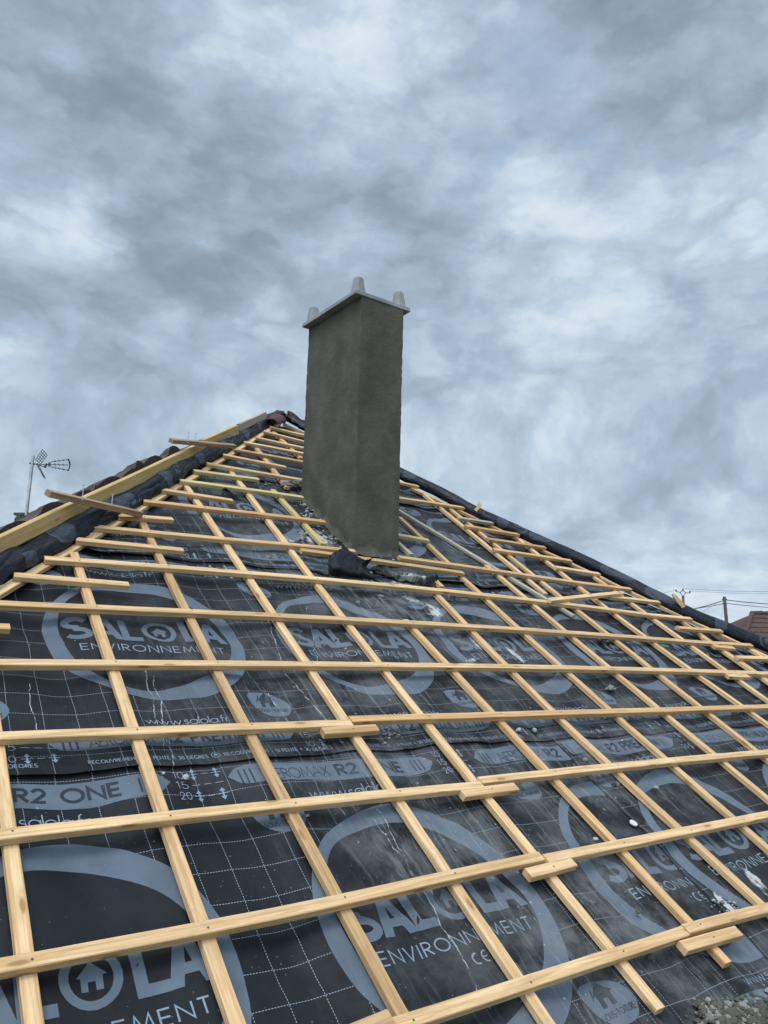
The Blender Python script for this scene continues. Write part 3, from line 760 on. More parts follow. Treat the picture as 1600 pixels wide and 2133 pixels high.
# top battens (running along the slope): measured centres of their top faces
TB = [  # points, extend left to hip, extend right to hip, material
 ([(861, 2122), (1104, 2042), (1304, 1979)], 0, 0, None, (None, (1428, 1937))),
 ([(1470, 1921), (1530, 1908), (1600, 1889)], 0, 1, None, ((1430, 1936), None)),
 ([(62, 2001), (258, 1957), (435, 1928), (721, 1874), (950, 1818)], 1, 0, None, (None, (1134, 1788))),
 ([(1165, 1783), (1298, 1752), (1438, 1730), (1548, 1705)], 0, 1, None, ((1137, 1787), None)),
 ([(21, 1733), (183, 1717), (355, 1699), (615, 1673), (828, 1646), (1000, 1636)], 1, 0, None, (None, (1004, 1632))),
 ([(1050, 1620), (1150, 1607), (1294, 1593), (1409, 1583), (1507, 1573), (1597, 1566)], 0, 1, None, ((1007, 1632), None)),
 ([(111, 1528), (285, 1520), (525, 1511), (725, 1505)], 1, 0, None, (None, (733, 1505))),
 ([(800, 1495), (894, 1490), (1045, 1487), (1167, 1484), (1291, 1481), (1391, 1477), (1478, 1473), (1600, 1471)], 0, 1, None, ((736, 1504), None)),
 ([(0, 1381), (241, 1380), (456, 1380), (653, 1380), (806, 1381), (952, 1384), (1072, 1388), (1186, 1391), (1291, 1393), (1366, 1396), (1454, 1397), (1600, 1400)], 1, 1, None, None),
 ([(0, 1254), (199, 1265), (399, 1274), (579, 1281), (718, 1288), (846, 1294), (981, 1301), (1105, 1310), (1198, 1318), (1280, 1325), (1366, 1330), (1442, 1334)], 1, 0, None, (None, (1567, 1343))),
 ([(93, 1161), (320, 1177), (523, 1194), (674, 1206), (820, 1217), (917, 1226), (1018, 1239), (1112, 1250), (1203, 1261), (1280, 1270), (1352, 1278)], 0, 0, None, ((93, 1161), (1438, 1286))),
 ([(191, 1095), (357, 1111), (467, 1121), (580, 1131), (640, 1136)], 0, 0, None, ((191, 1095), (740, 1147))),
 ([(831, 1158), (940, 1176), (1039, 1187), (1116, 1199), (1206, 1213)], 0, 0, None, ((831, 1158), (1318, 1228))),
 ([(299, 1042), (424, 1056), (546, 1069), (610, 1077)], 0, 0, None, ((299, 1042), (677, 1085))),
 ([(374, 999), (480, 1013), (561, 1024)], 0, 0, M_WOODG, ((374, 999), (632, 1035))),
 ([(431, 964), (540, 983)], 0, 0, None, ((431, 964), (650, 1001))),
 ([(487, 934), (628, 960)], 0, 0, None, ((487, 934), (660, 966))),
 ([(510, 920), (628, 942)], 0, 0, None, ((510, 920), (660, 948))),
 ([(534, 910), (628, 931)], 0, 0, None, ((534, 910), (660, 938))),
 ([(550, 897), (630, 918)], 0, 0, None, ((550, 897), (660, 925))),
 ([(563, 888), (630, 905)], 0, 0, None, ((563, 888), (655, 911))),
 # short ones at the left hip
 ([(-80, 1301), (21, 1304)], 0, 0, None, ((-80, 1301), (21, 1304))),
 ([(29, 1196), (180, 1208), (269, 1216)], 0, 0, None, ((29, 1196), (269, 1216))),
 ([(158, 1122), (382, 1144)], 0, 0, None, ((158, 1122), (382, 1144))),
 ([(246, 1072), (361, 1080)], 0, 0, None, ((246, 1072), (361, 1081))),
 ([(336, 1018), (485, 1041)], 0, 0, None, ((336, 1018), (485, 1041))),
 ([(404, 979), (540, 997)], 0, 0, M_WOODG, ((404, 979), (540, 998))),
 ([(465, 946), (597, 972)], 0, 0, None, ((465, 946), (597, 973))),
 # right hip
 ([(800, 996), (872, 1012)], 0, 0, None, ((800, 996), (872, 1012))),
 ([(810, 1033), (831, 1036), (914, 1048)], 0, 0, None, ((800, 1031), (971, 1059))),
 ([(955, 1077), (1027, 1088)], 0, 0, M_GREYW, ((955, 1077), (1027, 1088))),
 ([(970, 1094), (1081, 1112)], 0, 0, None, ((970, 1094), (1081, 1112))),
 ([(1017, 1121), (1136, 1139)], 0, 0, None, ((1017, 1121), (1136, 1139))),
 ([(1029, 1143), (1192, 1167)], 0, 0, None, ((1029, 1143), (1192, 1168))),
 ([(1158, 1180), (1249, 1194)], 0, 0, None, ((1158, 1180), (1249, 1194))),
 ([(815, 1110), (893, 1124)], 0, 0, M_WOODG, ((815, 1110), (893, 1124))),
 ([(1267, 1241), (1374, 1253)], 0, 0, None, ((1267, 1241), (1374, 1253))),
 ([(1413, 1306), (1506, 1313)], 0, 0, None, ((1413, 1306), (1506, 1314))),
 ([(1536, 1368), (1640, 1371)], 0, 0, None, ((1536, 1368), (1650, 1371))),
]
for i, (px, eL, eR, mt, ends) in enumerate(TB):
    A = np.array([at(x, y, 0) for x, y in px]); deg = 2 if len(A) > 4 else 1
    cf = np.polyfit(A[:, 0], A[:, 1], deg); lo, hi = A[:, 0].min(), A[:, 0].max()
    def fv(u, cf=cf, lo=lo, hi=hi):
        if u > hi: return np.polyval(cf, hi)+(u-hi)*np.polyval(np.polyder(cf), hi)*.3
        if u < lo: return np.polyval(cf, lo)+(u-lo)*np.polyval(np.polyder(cf), lo)*.3
        return np.polyval(cf, u)
    u0 = hipL(A[:, 1].mean())-.03 if eL else lo
    u1 = hipR(A[:, 1].mean())+.03 if eR else hi
    if i == 0: u0 = at(826, 2134, 0)[0]-.004
    if ends and ends[0]: u0 = at(*ends[0], 0)[0]
    if ends and ends[1]: u1 = at(*ends[1], 0)[0]
    nails = []
    for k, (fu, vb, vt) in colfit.items():
        vm = fv((u0+u1)/2); uu = float(fu(vm))
        for _ in range(3): uu = float(fu(fv(uu)))
        if u0+.01 < uu < u1-.01 and vb < fv(uu) < vt: nails.append((uu+random.uniform(-.006, .006), fv(uu)+random.uniform(-.006, .006)))
    n = max(2, int((u1-u0)/.25))
    batten('batten', [(u, float(fv(u))) for u in np.linspace(u0, u1, n+1)], 0.0, mt, parent=house, nails=nails, seed=i)
# the board butting against the lowest batten, with its snapped end
a = at(640, 2190, .0); b = at(815, 2120, .0)
batten('batten', [a, b], .004, parent=house, w=.044, seed=99)
# split batten laid in front of the chimney foot
batten('batten', [at(628, 1144, .002), at(800, 1168, .002), at(966, 1192, .002)], .002, parent=house, seed=101)
# support blocks under the joints
for (a, b) in (((674, 1521), (787, 1514)), ((964, 1651), (1076, 1636)), ((1101, 1817), (1196, 1793)), ((1424, 1969), (1540, 1937)), ((1488, 1344), (1529, 1348)), ((1516, 1405), (1560, 1407))):
    ua, ub = at(*a, 0), at(*b, 0)
    mid = ((ua[0]+ub[0])/2, (ua[1]+ub[1])/2)
    batten('support_block', [ua, ub], -.0015, parent=house, nails=[(mid[0]+.01, mid[1])], w=.040, seed=int(a[0]))

# ---- the rolled-up underlay along the hips
def roll(name, path, rad, seed, prints, n=220, m=20, lump=1.0, side=1):
    path = np.array(path); seg = np.linalg.norm(np.diff(path, axis=0), axis=1); cum = np.concatenate([[0], np.cumsum(seg)]); L = cum[-1]
    D = path[-1]-path[0]; D /= np.linalg.norm(D)
    nn = NV-D*(NV@D); nn /= np.linalg.norm(nn); sd_ = np.cross(nn, D)*side
    def pos(s, th, extra=0.0):
        s = np.asarray(s, float); th = np.asarray(th, float)
        base = np.stack([(np.interp(s-.12, cum, path[:, k])+np.interp(s+.12, cum, path[:, k])+np.interp(s, cum, path[:, k]))/3 for k in range(3)], -1)
        cx = .010*vn(s*1.6, 0*s+seed, seed)*lump; cz = .008*vn(s*1.9, 0*s+3, seed+1)*lump
        fold = (1-np.abs(vn(s*5.5+th*1.1, th*1.1, seed+6)))**4
        fold2 = (1-np.abs(vn(s*11-th*1.6, th*1.7+4, seed+7)))**5
        r = rad*(1+.12*vn(s*2.2, th*1.2+0*s, seed+2)*lump+.08*vn(s*7+th*.8, th*1.6, seed+3)*lump+.04*vn(s*17+th*2.5, th*2.2, seed+4)*lump-.15*fold*lump-.07*fold2*lump+.04*lump)+extra
        x = cx+r*np.cos(th); z = cz+r*.88*np.sin(th)
        return base+sd_*np.expand_dims(x, -1)+nn*np.expand_dims(z, -1)
    s, th = np.meshgrid(np.linspace(0, L, n+1), np.linspace(-.6, math.pi+.6, m*2+1), indexing='ij')
    V = pos(s, th).reshape(-1, 3); U = np.stack([s, th*rad], -1).reshape(-1, 2)
    M2 = m*2+1; i, j = np.meshgrid(np.arange(n), np.arange(m*2), indexing='ij'); b = (i*M2+j).ravel()
    F = np.stack([b, b+1, b+M2+1, b+M2], -1)
    VV = [V]; UU = [U]; FF = [F]; MI = [np.zeros(len(F), int)]; cnt = len(V)
    for mi, layer, quads in prints:
        Q = np.array([[(float(p[0]), float(p[1])) for p in q] for q in quads])
        if not len(Q): continue
        q = Q.reshape(-1, 2)
        VV.append(pos(q[:, 0], q[:, 1]/rad, .0012*layer+.0005)); UU.append(q); f = np.arange(len(q)).reshape(-1, 4)
        FF.append(f+cnt); MI.append(np.full(len(Q), mi)); cnt += len(q)
    o = mesh_obj(name, np.concatenate(VV), np.concatenate(FF).tolist(), ROLLS, house, True, np.concatenate(UU), np.concatenate(MI).tolist())
    return o, pos, L
def rot(loops, ang, du, dv, s=1.0):
    c, k = math.cos(ang), math.sin(ang)
    return [[(p[0]*s*c-p[1]*s*k+du, p[0]*s*k+p[1]*s*c+dv) for p in lp] for lp in loops]
def rq(quads, ang, du, dv, s=1.0):
    return rot(quads, ang, du, dv, s)
# left hip: s grows from the near end upward
RL = .070
pl_ = [at(x, y, -.01) for (x, y) in [(0, 1182), (60, 1152), (140, 1110), (252, 1050), (330, 1003), (400, 963), (430, 948), (458, 934), (520, 896), (549, 880), (583, 866)]]
k0 = (pl_[2][0]-pl_[0][0])/(pl_[2][1]-pl_[0][1])
pathL = [W(pl_[0][0]-k0*2.6, pl_[0][1]-2.6, -.01)]+[W(*p, -.01) for p in pl_]
sL0 = float(np.linalg.norm(pathL[1]-pathL[0]))
prl = []
def rqL(quads, ang, du, dv, s=1.0): return rot([[(p[0], -p[1]) for p in q][::-1] for q in quads], -ang, du, dv, s)
def patch(du, dv, w, h_, ang=0):
    lp = [(w/2*math.copysign(abs(math.cos(a))**.6, math.cos(a)), h_/2*math.copysign(abs(math.sin(a))**.6, math.sin(a))) for a in np.linspace(0, 2*math.pi, 24, endpoint=False)]
    return fill(rot([lp], ang, du, dv), .012, .015)
hf = math.pi*RL
for (ds, w, hh, c) in ((.42, .16, .13, .62), (.98, .36, .10, .66), (1.62, .10, .2, .6), (2.25, .12, .18, .6), (2.75, .09, .2, .6), (3.35, .12, .2, .6), (3.75, .08, .2, .6), (-.6, .3, .1, .6), (.12, .1, .08, .85)):
    prl.append((1, 1, patch(sL0+ds, hf*c, w, hh, .1)))
prl.append((3, 2, subq([q for k in range(3) for q in rqL(ribbon([(0, -.035), (0, .035)], .008), .1, sL0+.37+k*.022, hf*.60)])))
prl.append((3, 2, subq(rqL(text_quads('AEROM', 0, 0, .24, .05, .0040, .12), .0, sL0+.84, hf*.72))))
prl.append((2, 2, subq(rqL(text_quads('wwww', 0, 0, .20, .035, .003, .0), .0, sL0+1.02, hf*.90))))
prl.append((2, 2, subq(rqL(text_quads('ENT', 0, 0, .12, .035, .003, .3), .5, sL0+1.78, hf*.75))))
prl.append((1, 2, subq(rqL(text_quads('OLA', 0, 0, .3, .085, .016, .25), .2, sL0+2.9, hf*.78))))
rollL, posL, LL = roll('hip_roll', pathL, RL, 41, prl, n=760, m=26, lump=1.0)
# right hip: s grows from the near end upward, seen from its left side
RR = .066
pr_ = [at(x, y+15, -.01) for (x, y) in [(1700, 1374), (1600, 1332), (1498, 1291), (1429, 1263), (1348, 1222), (1295, 1194), (1194, 1145), (1120, 1113), (1064, 1087), (1007, 1063), (976, 1046), (932, 1020), (895, 1001), (846, 980)]]
kA = (pr_[1][0]-pr_[3][0])/(pr_[1][1]-pr_[3][1]); kB = (pr_[-4][0]-pr_[-1][0])/(pr_[-4][1]-pr_[-1][1])
pathR = [W(pr_[0][0]-kA*1.2, pr_[0][1]-1.2, -.01)]+[W(*p, -.01) for p in pr_]+[W(pr_[-1][0]+kB*1.15, pr_[-1][1]+1.15, -.01)]
sR = float(np.linalg.norm(pathR[1]-pathR[0])+np.linalg.norm(pathR[2]-pathR[1])); hR = math.pi*RR
prr = []
def ringat(s, d0, ang, sc): return fill(rot([smooth_loop(OUT), smooth_loop(INN)], ang, s, d0, sc))
for (ds, w, hh) in ((.42, .10, .17), (1.30, .30, .10), (2.35, .10, .17), (2.0, .2, .1), (3.35, .12, .13), (.9, .3, .12)):
    prr.append((1, 1, patch(sR+ds, hR*.62, w, hh, .25)))
AR = math.pi+.45
prr.append((1, 2, subq(rq(ribbon([(.046*math.cos(math.radians(a)), .05+.03*math.sin(math.radians(a))) for a in range(25, 271, 20)]+[(.05*math.cos(math.radians(a)), -.01+.03*math.sin(math.radians(a))) for a in range(90, -151, -20)], .026), AR, sR+2.18, hR*.68))))
prr.append((2, 2, subq(rq(text_quads('VIR', 0, 0, .12, .04, .004, .35), AR, sR+1.98, hR*.52))))
prr.append((3, 2, subq(rq(text_quads('UM', 0, 0, .09, .05, .01, .3), AR, sR+1.36, hR*.66))))
prr.append((2, 2, subq(rq(text_quads('.fr', 0, 0, .04, .035, .004, .3), AR, sR+1.52, hR*.52))))
prr.append((1, 2, subq(rq(ribbon([(.062*math.cos(math.radians(a)), .066*math.sin(math.radians(a))) for a in range(0, 361, 15)], .018), 0, sR+.03, hR*.66))))
prr.append((1, 2, fill(rot([HOUSE[0]], AR, sR+.03, hR*.66, .068))))
rollR, posR, LRr = roll('hip_roll', pathR, RR, 77, prr, n=760, m=26, lump=.45, side=-1)

# ---- ridge plank standing on edge along the left hip
pa = W(*at(0, 1156, .035), .035); pb = W(*at(425, 941, .035), .035)
OFFP = hipL(at(0, 1156, .035)[1])-at(0, 1156, .035)[0]; print('plank offset', OFFP, hipL(at(425, 941, .035)[1])-at(425, 941, .035)[0])
dirp = pb-pa; dirp /= np.linalg.norm(dirp)
def plank(a, b, hgt, th, name, mat, parent, seed=0):
    D = b-a; L = np.linalg.norm(D); D /= L
    side = np.cross(D, [0, 0, 1.0]); side /= np.linalg.norm(side); up = np.cross(side, D)
    mb = MB(); n = int(L/.2)+1; vs = []; uv = []
    ch = .003; sec = [(0, 0), (0, hgt-ch), (-ch, hgt), (-th+ch, hgt), (-th, hgt-ch), (-th, 0)]
    per = [0]
    for p, q in zip(sec, sec[1:]+sec[:1]): per.append(per[-1]+math.dist(p, q))
    for i in range(n+1):
        s = L*i/n; o_ = a+D*s+up*.002*math.sin(s*3+seed)
        for k in range(7): c = sec[k % 6]; vs.append(o_+side*c[0]+up*c[1]); uv.append((s, per[k]))
    fs = [(i*7+k, i*7+k+1, (i+1)*7+k+1, (i+1)*7+k) for i in range(n) for k in range(6)]
    b0 = len(vs)
    for i in (0, n):
        for k in range(6): vs.append(vs[i*7+k]); uv.append((0, sec[k][1]*.3))
    fs.append(tuple(b0+k for k in range(6))); fs.append(tuple(b0+6+k for k in range(5, -1, -1)))
    return mesh_obj(name, vs, fs, [mat], parent, False, uv)
plank(pa-dirp*2.2, pb, .070, .035, 'hip_board', M_PLANK, house)
pc = W(*at(428, 938, .04), .04); pd = W(*at(498, 904, .04), .04)
plank(pc, pd, .075, .035, 'hip_board', M_PLANK, house, 2)
pe = W(*at(501, 898, .04), .04); pf = W(*at(556, 871, .045), .045)
plank(pe, pf, .06, .03, 'hip_board', M_GREYW, house, 3)

# ------------------------------------------------------------------ old tiled slope behind the left hip, walls, ground
def tile_mat(name, c1, c2, c3):
    mt, g, b = new_mat(name)
    geo = g.node('ShaderNodeNewGeometry').outputs['Position']
    n = g.noise(geo, 3.0, 6, 0.7); n2 = g.noise(geo, 22.0, 5, 0.7)
    col = g.mix(g.smooth(n, 0.35, 0.65), c1, c2)
    col = g.mix(g.smooth(n2, 0.5, 0.7, 0, 0.7), col, c3)
    g.put(b.inputs['Base Color'], col); b.inputs['Roughness'].default_value = 0.85
    set_bump(g, b, n2, 0.5, 0.01)
    return mt
M_TILE = tile_mat('old_clay_tile', (.075, .045, .034), (.045, .036, .032), (.10, .095, .075))
M_TILE2 = tile_mat('brown_clay_tile', (.085, .038, .028), (.052, .028, .022), (.060, .045, .038))
M_REDT = tile_mat('red_ridge_tile', (.075, .024, .020), (.035, .020, .019), (.03, .025, .024))
slL = .7831
def hip_world(v): return W(hipL(v), v, 0)
A0 = hip_world(-1.6); A1 = hip_world(5.60)
def hip_xz(y):
    t = (y-A0[1])/(A1[1]-A0[1]); return A0[0]+(A1[0]-A0[0])*t, A0[2]+(A1[2]-A0[2])*t
slope_l = (A1[2]-A0[2])/(A1[0]-A0[0])
ny, nx = 420, 70
yy, xx = np.meshgrid(np.linspace(A0[1], A1[1]-.12, ny), np.linspace(0, 1, nx), indexing='ij')
hx, hz = hip_xz(yy)
off = .36 + xx*4.2
X = hx-off
row = np.floor(X/.33); fr = X/.33-row
Z = hz - slope_l*off + .238 - .06*np.clip((yy-A0[1])/(A1[1]-A0[1])*5-4, 0, 1) + .040*np.abs(np.sin(yy/.21*math.pi+row*.0))**.8 - .035*(fr) + .012*lattice(np.floor(yy/.21), row, 5) + .02*vn(yy*1.3, X*1.1, 6)
V = np.stack([X, yy, Z], -1).reshape(-1, 3)
i, j = np.meshgrid(np.arange(ny-1), np.arange(nx-1), indexing='ij'); b = (i*nx+j).ravel()
mesh_obj('tile_slope', V, np.stack([b, b+1, b+nx+1, b+nx], -1).tolist(), M_TILE, house)['label'] = 'old dark weathered clay tiles still lying beyond the hip'
# edge of the cut tiles facing the board
ed = []; ef = []
for k in range(ny):
    p = V[k*nx]; ed += [p, p-np.array([.0, 0, .26])]
    if k: ef.append((2*k-2, 2*k, 2*k+1, 2*k-1))
mesh_obj('tile_edge', ed, ef, M_TILE, house)
M_WALL = plain('rendered_wall', (.42, .38, .32), .9, bump=(30, .3, .01), vary=.1)
eave = W(0, -1.45, -.09)
mb = MB()
mb.box((1.2, 4.6, eave[2]-2.05), (5.2, 0, 0), (0, 5.2, 0), (0, 0, 1.95))
mb.build('wall', M_WALL, house)
# fascia board and gutter at the foot of the slope
mb = MB(); gp = []
for i in range(41):
    u = -3.6+11.2*i/40; gp.append(W(u, -1.56, -.10))
mb.tube(gp, .06, 10); mb.build('gutter', M_STEEL, house)
# boarding under the underlay so that the roof has a body
mb = MB()
c0 = [W(hipL(-1.5)-.03, -1.5, -.10), W(hipR(-1.5)+.03, -1.5, -.10), W(2.87, VTOP, -.10)]
c1 = [p-np.array([0, 0, .12]) for p in c0]
mb.add(c0+c1, [(0, 1, 2), (5, 4, 3), (0, 3, 4, 1), (1, 4, 5, 2), (2, 5, 3, 0)])
mb.build('roof_deck', M_OLDW, house)
# rear and right slopes, tiled
top = W(2.87, VTOP, 0); rb = W(hipR(-1.5)+.03, -1.5, -.02); lb = W(hipL(-1.5), -1.5, -.06)
bk = 12.0
mb = MB()
mb.add([rb, (rb[0], bk, rb[2]), (top[0]+.3, bk, top[2]-.12), top-np.array([0, 0, .12])], [(0, 1, 2, 3)])
mb.build('tile_slope', M_TILE, house)
# ridge tiles at the apex
def barrel(mb, c, d, L, r0, r1, th=.014):
    d = np.array(d, float); d /= np.linalg.norm(d); sx = np.cross(d, [0, 0, 1.0]); sx /= np.linalg.norm(sx); up = np.cross(sx, d)
    vs = []; n = 12; c = np.array(c)
    for s_, r in ((0, r0), (.5, (r0+r1)/2), (1, r1)):
        for k in range(n+1):
            a = math.pi*k/n
            for rr in (r, r-th): vs.append(c+d*L*(s_-.5)+sx*rr*math.cos(a)+up*rr*.8*math.sin(a))
    fs = []; R_ = 2*(n+1)
    for i in range(2):
        for k in range(n):
            for q, fl in ((0, 0), (1, 1)):
                f = (i*R_+2*k+q, i*R_+2*k+2+q, (i+1)*R_+2*k+2+q, (i+1)*R_+2*k+q); fs.append(f[::-1] if fl else f)
    for i in (0, 2):
        for k in range(n): fs.append((i*R_+2*k, i*R_+2*k+1, i*R_+2*k+3, i*R_+2*k+2))
    for k in (0, n):
        for i in range(2): fs.append((i*R_+2*k, (i+1)*R_+2*k, (i+1)*R_+2*k+1, i*R_+2*k+1))
    mb.add(vs, fs)
apex = W(*at(588, 868, .05), .05)
hd = A1-A0; hd /= np.linalg.norm(hd)
M_ROLLs = ROLLS[4]
specs = [((572, 866), hd, .24, .075, .088, 'brown curved ridge tile lying lowest on the end of the hip roll'),
         ((596, 861), hd+np.array([.25, -.2, -.55]), .16, .062, .075, 'dark red curved ridge tile at the very top of the roof'),
         ((614, 867), np.array([.75, -.2, -.28]), .15, .055, .068, 'broken red ridge tile nearest the rendered chimney')]
for (px, dd_, L, r0, r1, lab) in specs:
    cpt = W(*at(*px, .07), .07)
    root = thing('ridge_tile', lab, 'roof tile', tuple(cpt), 'ridge tiles left at the top of the roof')
    mb = MB(); barrel(mb, cpt-np.array([0, 0, .07]), dd_, L, r0, r1); mb.build('tile_body', M_REDT, root, False)
# dark underlay draped over the top behind the tiles
mb = MB()
a = W(*at(598, 876, .02), .02); b_ = W(*at(660, 905, .02), .02)
drape = []
for i in range(13):
    t = i/12; p = a+(b_-a)*t
    drape.append((p+np.array([0, 0, .10*(1-.3*t)+.012*math.sin(9*t)]), p+np.array([.03, -.05, -.02+.01*math.sin(14*t)]), p+np.array([.06, .12, .04])))
vs = [p for r_ in drape for p in (r_[2], r_[0], r_[1])]
fs = [(3*i+k, 3*i+k+1, 3*i+4+k, 3*i+3+k) for i in range(12) for k in range(2)]
mesh_obj('hip_roll', vs, fs, ROLLS[4], house, True, [(p[0], p[1]) for p in vs])

gz = -4.6
mt, g, b = new_mat('grass_ground')
geo = g.node('ShaderNodeNewGeometry').outputs['Position']
g.put(b.inputs['Base Color'], g.mix(g.smooth(g.noise(geo, .15, 6, .6), .35, .65), (.05, .075, .025), (.09, .10, .045))); b.inputs['Roughness'].default_value = .95
mb = MB(); R_ = 1800
vs = [(R_*math.cos(a), R_*math.sin(a), gz) for a in np.linspace(0, 2*math.pi, 48, endpoint=False)]
mb.add(vs, [tuple(range(48))]); tag(mb.build('ground', mt), kind='structure')

# ------------------------------------------------------------------ the rendered chimney
def mortar(name, c, vary=.18, streaks=True, rough=.92):
    mt, g, b = new_mat(name)
    geo = g.node('ShaderNodeNewGeometry').outputs['Position']; px, py, pz = g.sep(geo)
    n = g.noise(geo, 4.5, 6, .6, .3); n2 = g.noise(geo, 30.0, 5, .65); n3 = g.noise(geo, 170.0, 3, .6)
    sw = g.noise(g.comb(g.math('MULTIPLY', px, 5.0), g.math('MULTIPLY', py, 5.0), g.math('MULTIPLY', pz, 1.3)), 1.0, 5, .65, 1.0)
    col = g.mix(g.smooth(n, .32, .68), tuple(x*(1-vary) for x in c), tuple(x*(1+vary) for x in c))
    col = g.mix(g.smooth(sw, .42, .66, 0, .5), col, tuple(x*.72 for x in c))
    col = g.mix(g.smooth(n2, .55, .8, 0, .22), col, tuple(x*1.45 for x in c))
    g.put(b.inputs['Base Color'], col); b.inputs['Roughness'].default_value = rough; b.inputs['Specular IOR Level'].default_value = .2
    h = g.math('ADD', g.math('ADD', g.math('MULTIPLY', n2, .7), g.math('MULTIPLY', n3, .35)), g.math('MULTIPLY', n, 1.2))
    set_bump(g, b, h, .6, .012)
    return mt
M_REND = mortar('fresh_cement_render', (.082, .0765, .060), .2)
M_CONC = mortar('cast_concrete', (.225, .228, .222), .22)
M_DEB = mortar('mortar_rubble', (.20, .195, .175), .35)
M_DEBD = mortar('damp_mortar', (.082, .074, .058), .3)
M_WHITE = mortar('white_plaster_crumb', (.40, .40, .375), .2)

uM, vM = at(737, 1148, -.05); Mb = W(uM, vM, -.05)
X0, Y0 = Mb[0], Mb[1]; DX, DY = .360, .720
ZT = 3.293
chim = thing('chimney', 'tall square chimney in fresh dark grey render with a pale concrete cap', 'chimney', (X0, Y0, Mb[2]))
# shaft: gently uneven faces, rounded rough corner beads
zb = Mb[2]-.25; nz = 74
sec = []
ring = []
def edge(p, q, n):
    for i in range(n): ring.append(((p[0]+(q[0]-p[0])*i/n, p[1]+(q[1]-p[1])*i/n), min(i, n-i)/n))
nA, nB = 14, 22
edge((0, 0), (DX, 0), nA); edge((DX, 0), (DX, DY), nB); edge((DX, DY), (0, DY), nA); edge((0, DY), (0, 0), nB)
vs = []; NR = len(ring)
for k in range(nz+1):
    z = zb+(ZT-zb)*k/nz
    for idx, ((x, y), e) in enumerate(ring):
        cx, cy = x-DX/2, y-DY/2
        dirx = 0 if 0 < x < DX and True else (1 if x >= DX else -1)
        diry = 0 if 0 < y < DY else (1 if y >= DY else -1)
        nn_ = .0016*float(vn(x*7+y*5, z*5, 51))+.0009*float(vn(x*31+y*27, z*29, 52))
        if e == 0: nn_ += .0022*float(vn(idx, z*55, 53)) - .0015; 
        L_ = math.hypot(dirx, diry) or 1
        vs.append((X0+x+dirx/L_*nn_, Y0+y+diry/L_*nn_, z))
fs = []
for k in range(nz):
    for i in range(NR):
        i2 = (i+1) % NR; fs.append((k*NR+i, k*NR+i2, (k+1)*NR+i2, (k+1)*NR+i))
mesh_obj('shaft', vs, fs, M_REND, chim, True)
me = chim.children[0].data
# keep the four corners crisp
try:
    me.set_sharp_from_angle(angle=math.radians(40))
except Exception: pass
# cap slab with a drip chamfer
mb = MB(); T = .030
def frustum(mb, x0, x1, y0, y1, z0, z1, ins, mi=0):
    mb.add([(x0, y0, z0), (x1, y0, z0), (x1, y1, z0), (x0, y1, z0), (x0+ins, y0+ins, z1), (x1-ins, y0+ins, z1), (x1-ins, y1-ins, z1), (x0+ins, y1-ins, z1)],
           [(3, 2, 1, 0), (4, 5, 6, 7), (0, 1, 5, 4), (1, 2, 6, 5), (2, 3, 7, 6), (3, 0, 4, 7)], mi)
zc = ZT
frustum(mb, X0-.056, X0+DX+.060, Y0-.006, Y0+DY+.006, zc, zc+T, .003)
frustum(mb, X0-.052, X0+DX+.056, Y0-.002, Y0+DY+.002, zc+T, zc+T+.012, .03)
o = mb.build('cap', M_CONC, chim)
bv = o.modifiers.new('bevel', 'BEVEL'); bv.width = .003; bv.segments = 2
for (fx_, fy_) in ((.004, .056), (DX-.004, .056), (.004, DY-.060), (DX-.004, DY-.060)):
    mb = MB(); cx, cy = X0+fx_, Y0+fy_; z0 = zc+T+.006
    n = 8; vs = []
    for (z, r) in ((z0, .054), (z0+.012, .050), (z0+.108, .034), (z0+.120, .024)):
        for k in range(n):
            a = math.radians(45+90*(k//2)+(-17 if k % 2 == 0 else 17)); q = r*1.12
            vs.append((cx+q*math.cos(a)*.92, cy+q*math.sin(a)*.92, z))
    fs = [(i*n+k, i*n+(k+1) % n, (i+1)*n+(k+1) % n, (i+1)*n+k) for i in range(3) for k in range(n)]+[tuple(3*n+k for k in range(n))]
    mb.add(vs, fs); o = mb.build('cap_foot', M_CONC, chim)
    bv = o.modifiers.new('bevel', 'BEVEL'); bv.width = .003; bv.segments = 2
# mortar fillet along the foot of the shaft
def roofz(x, y): return y*math.tan(AL)-.055/CA
vs = []; fs = []; path = []
for i in range(61): path.append((X0-.0, Y0+DY*(1-i/60), -1, 0))
for i in range(31): path.append((X0+DX*i/30, Y0, 0, -1))
for i in range(61): path.append((X0+DX, Y0+DY*i/60, 1, 0))
for i, (x, y, ax, ay) in enumerate(path):
    w = .030+.020*float(vn(i*.22, 3, 61))+.009*float(vn(i*.9, 4, 62)); hgt = .040+.024*float(vn(i*.3, 7, 63))+.012*float(vn(i*1.1, 9, 64))
    for (t, hh) in ((0.02, 1.0), (.25, .55), (.55, .28), (1.0, -.03)):
        jx = w*t*(1+.2*float(vn(i*.8, t*7, 65)))
        px_, py_ = x+ax*jx, y+ay*jx
        vs.append((px_, py_, roofz(px_, py_)+hh*hgt))
for i in range(len(path)-1):
    for k in range(3): fs.append((i*4+k, i*4+k+1, (i+1)*4+k+1, (i+1)*4+k))
mesh_obj('mortar_fillet', vs, fs, M_DEBD, chim, False)

